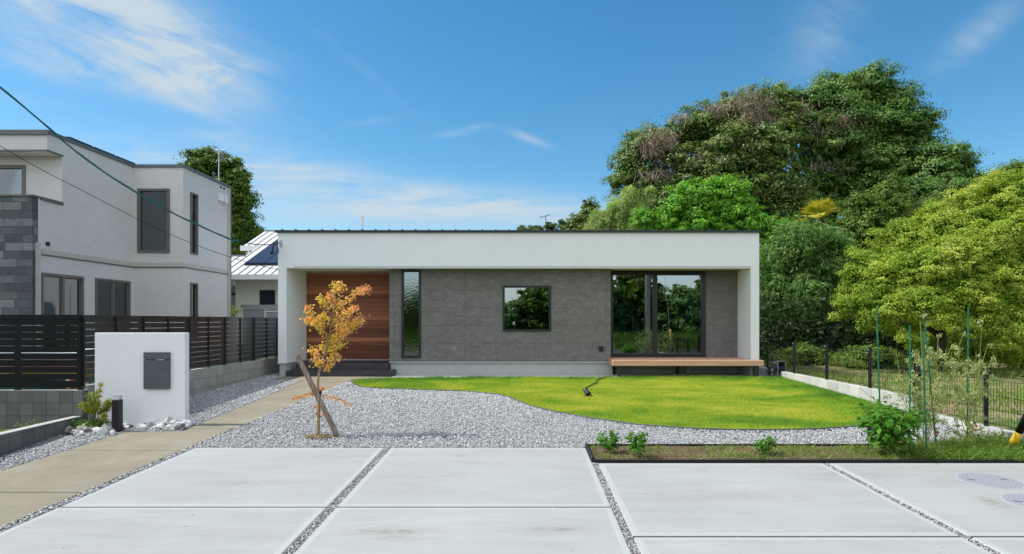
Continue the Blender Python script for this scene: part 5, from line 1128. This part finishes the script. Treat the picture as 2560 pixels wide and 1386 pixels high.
C = np.stack([X[k], Y[k], gzv(Y[k]) + rng.uniform(.01, .12, k.sum())], 1)[:2600]; tag(quads('weed_leaves', leaves(C, rng.normal(size=C.shape) + [0, -.3, .8], .030, .4), M['l_weed']), kind='stuff')
for (px, py, lb) in ((2227, 1136, 'small white plastic plant label below the large leafy plant'), (2348, 1140, 'small grey-white plastic plant label beside the shortest green stake')):
    gx, gy, g_ = G(px, py); m = MB(); m.box(gx - .022, gx + .022, gy - .003, gy, g_ + .008, g_ + .06); m.box(gx - .005, gx + .005, gy - .003, gy, g_ - .02, g_ + .01); tag(base_origin(m.build('plant_label', M['whitepaint'])), lb, 'plant label')

# ------------------------------------------------------------------ field vegetation beyond the fence
X = rng.uniform(6.6, 26, 60000); Y = rng.uniform(-9, 16, 60000); g = np.sin(X * 1.1 + Y * .5) + np.cos(Y * 1.7 - X * .6) + .7 * np.sin(X * 2.7)
k = rng.uniform(size=len(X)) < np.clip(.36 + .30 * g, .05, 1); k &= np.abs(X) < (Y + 16.2) * 1.0; X, Y = X[k], Y[k]; zf = np.interp(Y, [-14, -5.3, 3, 60], [-.28, -.05, .04, .1])
tag(blades('field_grass', X, Y, zf, .17, .022, M['l_weed'], .9), kind='stuff')
X = rng.uniform(6.6, 24, 9000); Y = rng.uniform(-8, 14, 9000); k = np.abs(X) < (Y + 16.2); X, Y = X[k], Y[k]
tag(blades('field_straw', X, Y, np.interp(Y, [-14, -5.3, 3, 60], [-.28, -.05, .04, .1]), .06, .02, M['l_straw'], 2.5), kind='stuff')
def mound(name, label, Lb, n, leaf, mat, clump_r=.2):
    t = thing(name, (Lb[0][0][0], Lb[0][0][1], 0), label, 'bush'); quads('foliage', crown(Lb, n, 60, clump_r, leaf, .5, .15), mat, t); 
    for l in Lb:
        c = Vector(l[0]); MB().tube([(c.x, c.y, 0), tuple(c)], .03, 5).build('stem', M['bark'], t)
mound('bramble_mound', 'low green bramble mound behind the mesh fence near the house corner', lobes_px([(2020, 890, 45, 24), (1965, 905, 30, 18), (1935, 900, 22, 22), (2060, 905, 25, 16)], 18.8, .7), 7000, .085, M['l_weed'])
mound('bramble_mound', 'second leafy weed mound farther right behind the mesh fence', lobes_px([(2125, 905, 30, 16), (2170, 890, 36, 20), (2220, 900, 30, 20)], 17.6, .7), 5000, .08, M['l_weed'])
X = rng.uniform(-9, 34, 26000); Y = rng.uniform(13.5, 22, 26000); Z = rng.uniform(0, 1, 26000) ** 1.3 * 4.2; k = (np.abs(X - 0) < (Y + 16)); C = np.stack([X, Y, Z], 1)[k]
tag(quads('woodland_undergrowth', leaves(C, rng.normal(size=C.shape) + [0, -.6, .5], .30 * rng.uniform(.5, 1.3, len(C)), .6), M['l_undershade']), kind='stuff')
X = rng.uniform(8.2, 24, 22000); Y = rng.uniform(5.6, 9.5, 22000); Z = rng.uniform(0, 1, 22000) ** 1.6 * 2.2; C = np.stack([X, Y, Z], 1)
tag(quads('shady_undergrowth', leaves(C, rng.normal(size=C.shape) + [0, -.6, .5], .22 * rng.uniform(.5, 1.3, len(C)), .5), M['l_undershade']), kind='stuff')

# ------------------------------------------------------------------ trees behind
GT = 'trees of the wood behind the house'
def T_(name, label, base_px, d, L, mat, n, leaf, **kw):
    rd = kw.pop('rd', None); b = W(base_px, 800, d); return make_tree(name, label, 'tree', kw.pop('group', GT), (b[0], b[1] + .3, 0.02), lobes_px(L, d, rd), M[mat], n, leaf, **kw)
tA = T_('evergreen_tree', 'broad dark evergreen dome draped with dead vines behind the house', 1760, 37, [(1570, 425, 40, 50), (1610, 380, 50, 45), (1610, 480, 70, 70), (1680, 355, 70, 55), (1760, 315, 70, 50), (1850, 285, 75, 50), (1930, 280, 60, 50), (1720, 440, 90, 80, -1), (1820, 390, 90, 80, -1.5), (1910, 370, 80, 80, -1.5), (1700, 530, 90, 60, -1), (1830, 490, 110, 90, -1.5), (1930, 470, 90, 90, -1.5), (1940, 565, 90, 70, -1), (1545, 455, 22, 14), (1660, 600, 110, 90), (1840, 630, 130, 100), (1600, 555, 60, 70, 1), (2010, 610, 70, 60, 1)], 'l_dark2', 135000, .165, trunk_r=.5, clump_n=105, clump_r=.56, rd=2.0, fill=.10)
tB = T_('evergreen_tree', 'tallest dark evergreen, its crown peaking above the dome', 2140, 39, [(1922, 244, 24, 22), (1935, 271, 30, 24), (2000, 266, 50, 34), (2060, 241, 60, 40), (2120, 221, 48, 32), (2180, 221, 55, 38), (2160, 201, 32, 16), (2230, 261, 50, 48), (2110, 306, 90, 70, -1), (2200, 326, 85, 70, -1), (2270, 326, 42, 50), (2290, 306, 26, 24), (2060, 376, 100, 80, -1.5), (2170, 416, 100, 80, -1.5), (2270, 406, 75, 70, -0.5), (2050, 486, 100, 80, -1), (2180, 506, 100, 80, -1), (2290, 486, 80, 70), (1985, 326, 60, 50), (2070, 596, 90, 70), (2160, 616, 80, 60), (2000, 566, 60, 50)], 'l_dark', 135000, .165, trunk_r=.5, clump_n=105, clump_r=.56, rd=2.0, fill=.10)
tC = T_('evergreen_tree', 'dark evergreen shoulder stepping down right of the tallest crown', 2350, 36, [(2350, 399, 48, 34), (2385, 414, 26, 26), (2330, 444, 65, 50), (2390, 464, 40, 40), (2410, 484, 28, 28), (2340, 514, 90, 60), (2260, 554, 80, 60)], 'l_dark', 38000, .15, trunk_r=.35, clump_n=100, clump_r=.52, rd=1.6)
def vines(t, spots, d):
    P = []
    for (px, py, rx, ry, n_) in spots:
        c = W(px, py, d); C = c + rng.normal(size=(n_, 3)) * np.array([rx * d / F, .25, ry * d / F]) * .6; T = rng.normal(size=C.shape) * .6 + np.array([.0, 0, 1.0]); P.append(leaves(C, rng.normal(size=C.shape) + [0, -1, .3], rng.uniform(.25, .8, n_), .06, T))
    quads('dead_vines', np.concatenate(P), M['l_vine'], t)
vines(tA, [(1650, 352, 38, 22, 420), (1628, 375, 24, 22, 260), (1880, 265, 48, 30, 620), (1900, 300, 50, 16, 420), (1790, 275, 24, 12, 160), (1760, 405, 55, 14, 330), (1885, 390, 34, 24, 320), (1860, 360, 40, 14, 160), (1700, 300, 20, 10, 110), (1640, 440, 50, 14, 130), (1930, 420, 50, 14, 150)], 34.6)
vines(tB, [(1995, 275, 30, 15, 300), (2110, 300, 40, 20, 260), (2070, 330, 60, 26, 160), (2060, 420, 60, 18, 110)], 36.3)
T_('broadleaf_tree', 'bright fresh-green tree just behind the house roof', 1760, 27, [(1790, 465, 44, 26), (1720, 490, 44, 34), (1770, 500, 50, 40), (1840, 495, 40, 32), (1690, 530, 40, 34), (1760, 555, 80, 44), (1850, 550, 56, 44), (1890, 580, 34, 30), (1920, 600, 40, 50), (1955, 572, 26, 22), (1985, 600, 24, 22), (1930, 680, 40, 50), (1860, 640, 60, 60), (1700, 600, 70, 50), (1608, 553, 26, 24), (1655, 570, 26, 20)], 'l_bright', 44000, .115, trunk_r=.22, clump_r=.30, aspect=.6)
T_('willow_tree', 'pale feathery green tree left of the bright tree', 1560, 33, [(1575, 495, 26, 36), (1545, 530, 34, 40), (1510, 555, 36, 32), (1590, 540, 30, 50), (1480, 570, 20, 14), (1560, 590, 60, 40), (1625, 480, 12, 16), (1490, 540, 16, 16)], 'l_pale', 24000, .15, trunk_r=.2, clump_r=.28, aspect=.16, droop=1.1)
T_('round_tree', 'small dark round tree at the left end of the wood', 1465, 38, [(1470, 525, 26, 26), (1450, 560, 30, 26), (1485, 560, 26, 34), (1430, 575, 20, 14), (1455, 600, 40, 40)], 'l_dark2', 12000, .12, trunk_r=.15, clump_r=.3)
for i, (px, py, rx, ry, lb) in enumerate(((1304, 574, 7, 5, 'tiny treetop leftmost above the roof line'), (1325, 575, 6, 4, 'tiny treetop second from the left above the roof line'), (1343, 573, 8, 6, 'tiny treetop just left of the fishbone antenna'), (1375, 568, 20, 14, 'low bushy treetop at the foot of the fishbone antenna'), (1408, 566, 15, 16, 'low hazy treetop right of the fishbone antenna'))):
    T_('distant_tree', lb, px, 46, [(px, py, rx, ry), (px + rx * .4, py + ry * 1.6, rx * 1.2, ry * 1.2)], 'l_far', 1400, .16, trunk_r=.1, clump_r=.25, group='distant treetops above the roof', limbs=1)
# bamboo: culms with hanging fans of narrow leaves
def bamboo(label, L, d, n, ncul):
    Lb = lobes_px(L, d, 1.3); c = Lb[0][0]; t = thing('bamboo_clump', (c[0], c[1], 0.03), label, 'bamboo', 'bamboo clumps beside the house'); m = MB()
    for k in range(ncul):
        l = random.choice(Lb); q = Vector(l[0]) + Vector((random.uniform(-1, 1) * l[1][0], random.uniform(-.8, .8), random.uniform(-.3, .8) * l[1][2])); b = Vector((q.x + random.uniform(-.5, .5), q.y + random.uniform(-.3, .3), 0)); m.tube([b, b.lerp(q, .6) + Vector((0, 0, .3)), q], [.03, .025, .008], 5)
    m.build('culms', M['stem'] if 0 else M['bark'], t)
    w_ = np.array([l[1][0] * l[1][2] for l in Lb]); w_ /= w_.sum(); nc = n // 9; li = rng.choice(len(Lb), nc, p=w_); C0 = np.array([l[0] for l in Lb])[li]; r0 = np.array([l[1] for l in Lb])[li]
    dr = unit(rng.normal(size=(nc, 3)) + np.array([0, -.5, .2])); cc = C0 + dr * r0 * rng.uniform(.55, 1.05, (nc, 1)); k = np.repeat(np.arange(nc), 9); ax = unit(dr * .6 + rng.normal(size=(nc, 3)) * .4 + np.array([0, -.1, -.3]))
    T = unit(ax[k] + rng.normal(size=(nc * 9, 3)) * .45); L_ = .24 * rng.uniform(.6, 1.2, nc * 9); C = cc[k] + T * (L_[:, None] * .55); N = unit(rng.normal(size=C.shape) * .4 + np.array([0, -.35, 1.0]))
    quads('foliage', np.concatenate([leaves(C, N, L_, .13, T), leaves(C0[rng.integers(0, nc, n // 7)] + rng.normal(size=(n // 7, 3)) * .45, rng.normal(size=(n // 7, 3)), .22, .3)]), M['l_bamboo'], t)
bamboo('bamboo clump right against the house corner', [(1935, 660, 40, 45), (1925, 720, 40, 50), (1945, 780, 40, 50), (1915, 840, 30, 40)], 25.0, 18000, 16)
bamboo('tall bamboo clump with drooping fans below the yellowing palm', [(1995, 620, 50, 50), (2045, 675, 60, 55), (2010, 740, 60, 60), (2075, 625, 40, 34), (2045, 605, 40, 30), (1975, 590, 34, 26), (2050, 760, 50, 50)], 24.0, 34000, 22)
bamboo('shadowy bamboo clump between the drooping bamboo and the yellow-green tree', [(2110, 640, 45, 60), (2120, 720, 45, 60), (2090, 810, 60, 50), (2150, 800, 50, 50), (2020, 830, 60, 40)], 26.5, 18000, 22)
# fan palms
def palm(base, crown_c, n, rad, mat, label, up=.5, trunk=True, cone=None):
    t = thing('fan_palm', base, label, 'palm', 'fan palms in the wood'); cc = Vector(crown_c); m = MB()
    m.tube([Vector(base), Vector(base).lerp(cc, .5) + Vector((.05, 0, 0)), cc], [.13, .11, .10], 8); m.build('trunk', M['bark'], t)
    P = {0: [], 1: []}
    for k in range(n):
        a = k * 2.399; el = random.uniform(-.1, 1.35) if cone is None else random.uniform(*cone); D_ = Vector((math.cos(a) * math.cos(el), math.sin(a) * math.cos(el), math.sin(el))); hub = cc + D_ * rad * .28; side = D_.cross(Vector((0, 0, 1))); side = side.normalized() if side.length > .05 else Vector((1, 0, 0)); upv = side.cross(D_)
        kind = 1 if el < .1 else 0
        P[kind].append([tuple(cc), tuple(cc + side * .012), tuple(hub + side * .012), tuple(hub)])
        for j in range(17):
            q = (j - 8) / 8 * 1.05; dj = (D_ * math.cos(q) + side * math.sin(q)); L_ = rad * .78 * random.uniform(.85, 1.05) * (1 - .15 * abs(q)); tip = hub + dj * L_ + Vector((0, 0, -.10 * L_)); ww = (side * math.cos(q) - D_ * math.sin(q)) * .032; mid = hub + dj * L_ * .6 + upv * .02
            P[kind].append([tuple(hub), tuple(mid + ww), tuple(tip), tuple(mid - ww)])
    quads('fronds', np.array(P[0]), M[mat], t)
    if P[1]: quads('lower_fronds', np.array(P[1]), M['l_palmgrn'], t)
palm((W(2060, 800, 25.2)[0], Yd(25.2), 0), W(2047, 550, 24.9), 13, 1.05, 'l_palmyel', 'fan palm with sunlit yellow fronds standing above the bamboo')
palm((W(2320, 800, 21)[0], Yd(21), 0), W(2330, 548, 21), 16, 1.0, 'l_palmgrn', 'green fan palm just above the yellow-green tree')
# mid evergreen band right of the palm
T_('camellia_tree', 'glossy dark green tree between the palm and the yellow-green tree', 2200, 24, [(2150, 530, 50, 40), (2180, 580, 60, 55), (2130, 580, 40, 40), (2230, 520, 55, 45), (2250, 590, 60, 60), (2190, 650, 60, 60), (2150, 700, 40, 50), (2220, 470, 30, 25), (2300, 560, 50, 50), (2120, 640, 35, 50), (2170, 770, 60, 60)], 'l_left', 46000, .10, trunk_r=.2, clump_r=.30)
T_('camellia_tree', 'glossy dark green tree rising behind the top of the yellow-green tree', 2400, 27, [(2330, 500, 55, 36), (2390, 480, 50, 32), (2440, 500, 50, 40), (2350, 550, 60, 50), (2430, 560, 60, 50), (2500, 490, 60, 30), (2300, 480, 40, 30), (2550, 500, 60, 36)], 'l_dark', 34000, .11, trunk_r=.2, clump_r=.34)
T_('distant_tree', 'hazy treetop at the far right edge above the evergreens', 2535, 62, [(2540, 425, 40, 16), (2510, 440, 40, 18), (2480, 445, 26, 12), (2590, 430, 50, 30), (2530, 470, 80, 30)], 'l_left', 9000, .22, trunk_r=.25, clump_r=.8, group='distant treetops at right')
T_('distant_tree', 'hazy darker treetop just left of the one at the right edge', 2450, 60, [(2450, 447, 26, 14), (2420, 460, 30, 16), (2460, 480, 60, 30)], 'l_left', 5000, .22, trunk_r=.25, clump_r=.8, group='distant treetops at right')
T_('yellow_green_tree', 'large spreading yellow-green leafy tree at the right edge beyond the fence', 2360, 16.5, [(2130, 770, 36, 22, -.3), (2160, 735, 46, 40), (2165, 690, 44, 36), (2210, 640, 50, 38), (2230, 700, 60, 60, -.6), (2220, 770, 62, 44, -.8), (2280, 610, 55, 42), (2300, 680, 70, 60, -.8), (2310, 760, 70, 50, -1), (2350, 570, 60, 42), (2380, 650, 75, 65, -.8), (2400, 745, 75, 55, -1), (2420, 545, 55, 46), (2450, 620, 75, 65, -.5), (2490, 510, 55, 46), (2510, 590, 70, 60, -.5), (2540, 480, 50, 40), (2560, 550, 60, 70), (2480, 700, 75, 60, -.8), (2570, 650, 70, 70, -.5), (2500, 790, 60, 40, -1), (2570, 740, 60, 60, -1), (2520, 850, 40, 36, -1.4), (2570, 860, 40, 60, -1.2), (2600, 480, 50, 60), (2340, 800, 50, 22, -1.2), (2440, 810, 55, 26, -1.2), (2190, 800, 34, 16, -.6), (2110, 765, 20, 12, -.4), (2400, 880, 44, 34, .8), (2470, 870, 50, 40, .4), (2300, 850, 50, 30, 1.2), (2360, 850, 50, 36, 1.0), (2540, 890, 50, 40, .4), (2095, 790, 14, 10), (2104, 745, 16, 12), (2120, 690, 20, 18), (2150, 640, 22, 20), (2200, 590, 24, 18), (2250, 570, 22, 16), (2300, 545, 26, 18), (2335, 520, 20, 18), (2400, 495, 26, 18), (2450, 478, 26, 20), (2495, 455, 22, 16), (2160, 815, 20, 12), (2225, 822, 26, 14), (2290, 815, 24, 16)], 'l_yellow', 290000, .050, trunk_r=.16, clump_n=130, clump_r=.21, aspect=.7, fill=.03, shell=.66)
# left tree behind the neighbour
T_('leafy_tree', 'tall mid-green tree behind the pale tiled house at left', 560, 31, [(500, 410, 40, 32), (530, 400, 34, 26), (575, 430, 36, 34), (480, 440, 36, 30), (600, 460, 24, 36), (612, 435, 11, 12), (560, 470, 55, 45), (596, 510, 40, 46), (618, 500, 20, 18), (600, 570, 44, 46), (622, 590, 26, 34), (560, 560, 60, 60), (590, 630, 55, 50), (500, 480, 50, 60), (636, 610, 12, 14)], 'l_left', 34000, .14, trunk_r=.3, clump_r=.38)
# trees, tall grass and hedge across the road behind the camera (seen in the window glass)
RF = 'trees across the road reflected in the windows'
for i, (x, y, h, rx, lb) in enumerate([(-15, -38, 5.2, 3, 'roadside tree farthest left across the road'), (-8.6, -39, 4.9, 2.8, 'roadside tree reflected in the narrow window'), (-3.4, -38, 3.9, 2.6, 'low roadside tree reflected at the left of the square window'), (2.0, -39, 5.4, 2.6, 'roadside tree reflected at the right of the square window'), (6.4, -38, 5.8, 2.6, 'roadside tree between the square window and sliding door reflections'), (10.2, -39, 6.8, 2.6, 'tallest roadside tree, reflected in the left pane of the sliding door'), (14.4, -38, 4.3, 2.4, 'low roadside tree reflected in the right pane of the sliding door'), (18.4, -39, 6.0, 2.6, 'roadside tree reflected at the right edge of the sliding door'), (24.5, -38, 6.2, 3.2, 'roadside tree farthest right across the road')]):
    L = [(np.array([x + random.uniform(-.5, .5) * rx, y + random.uniform(-1, 1), h * z]), np.array([rx * q, rx * .7, h * .30])) for z, q in ((.2, 1.1), (.35, 1.15), (.5, 1.05), (.72, .8), (.45, .9), (.25, 1.1), (.62, .7), (.3, 1.2))]
    make_tree('roadside_tree', lb, 'tree', RF, (x, y, -.4), L, M['l_left'] if i % 2 else M['l_bamboo'], 14000, .30, trunk_r=.25, clump_r=.6, limbs=3)
X = rng.uniform(-24, 34, 42000); Y = rng.uniform(-33, -21.5, 42000); tag(blades('tall_grass', X, Y, -.4 + 0 * X, .35 + .55 * (Y < -28), .05, M['l_left'], .35), kind='stuff')
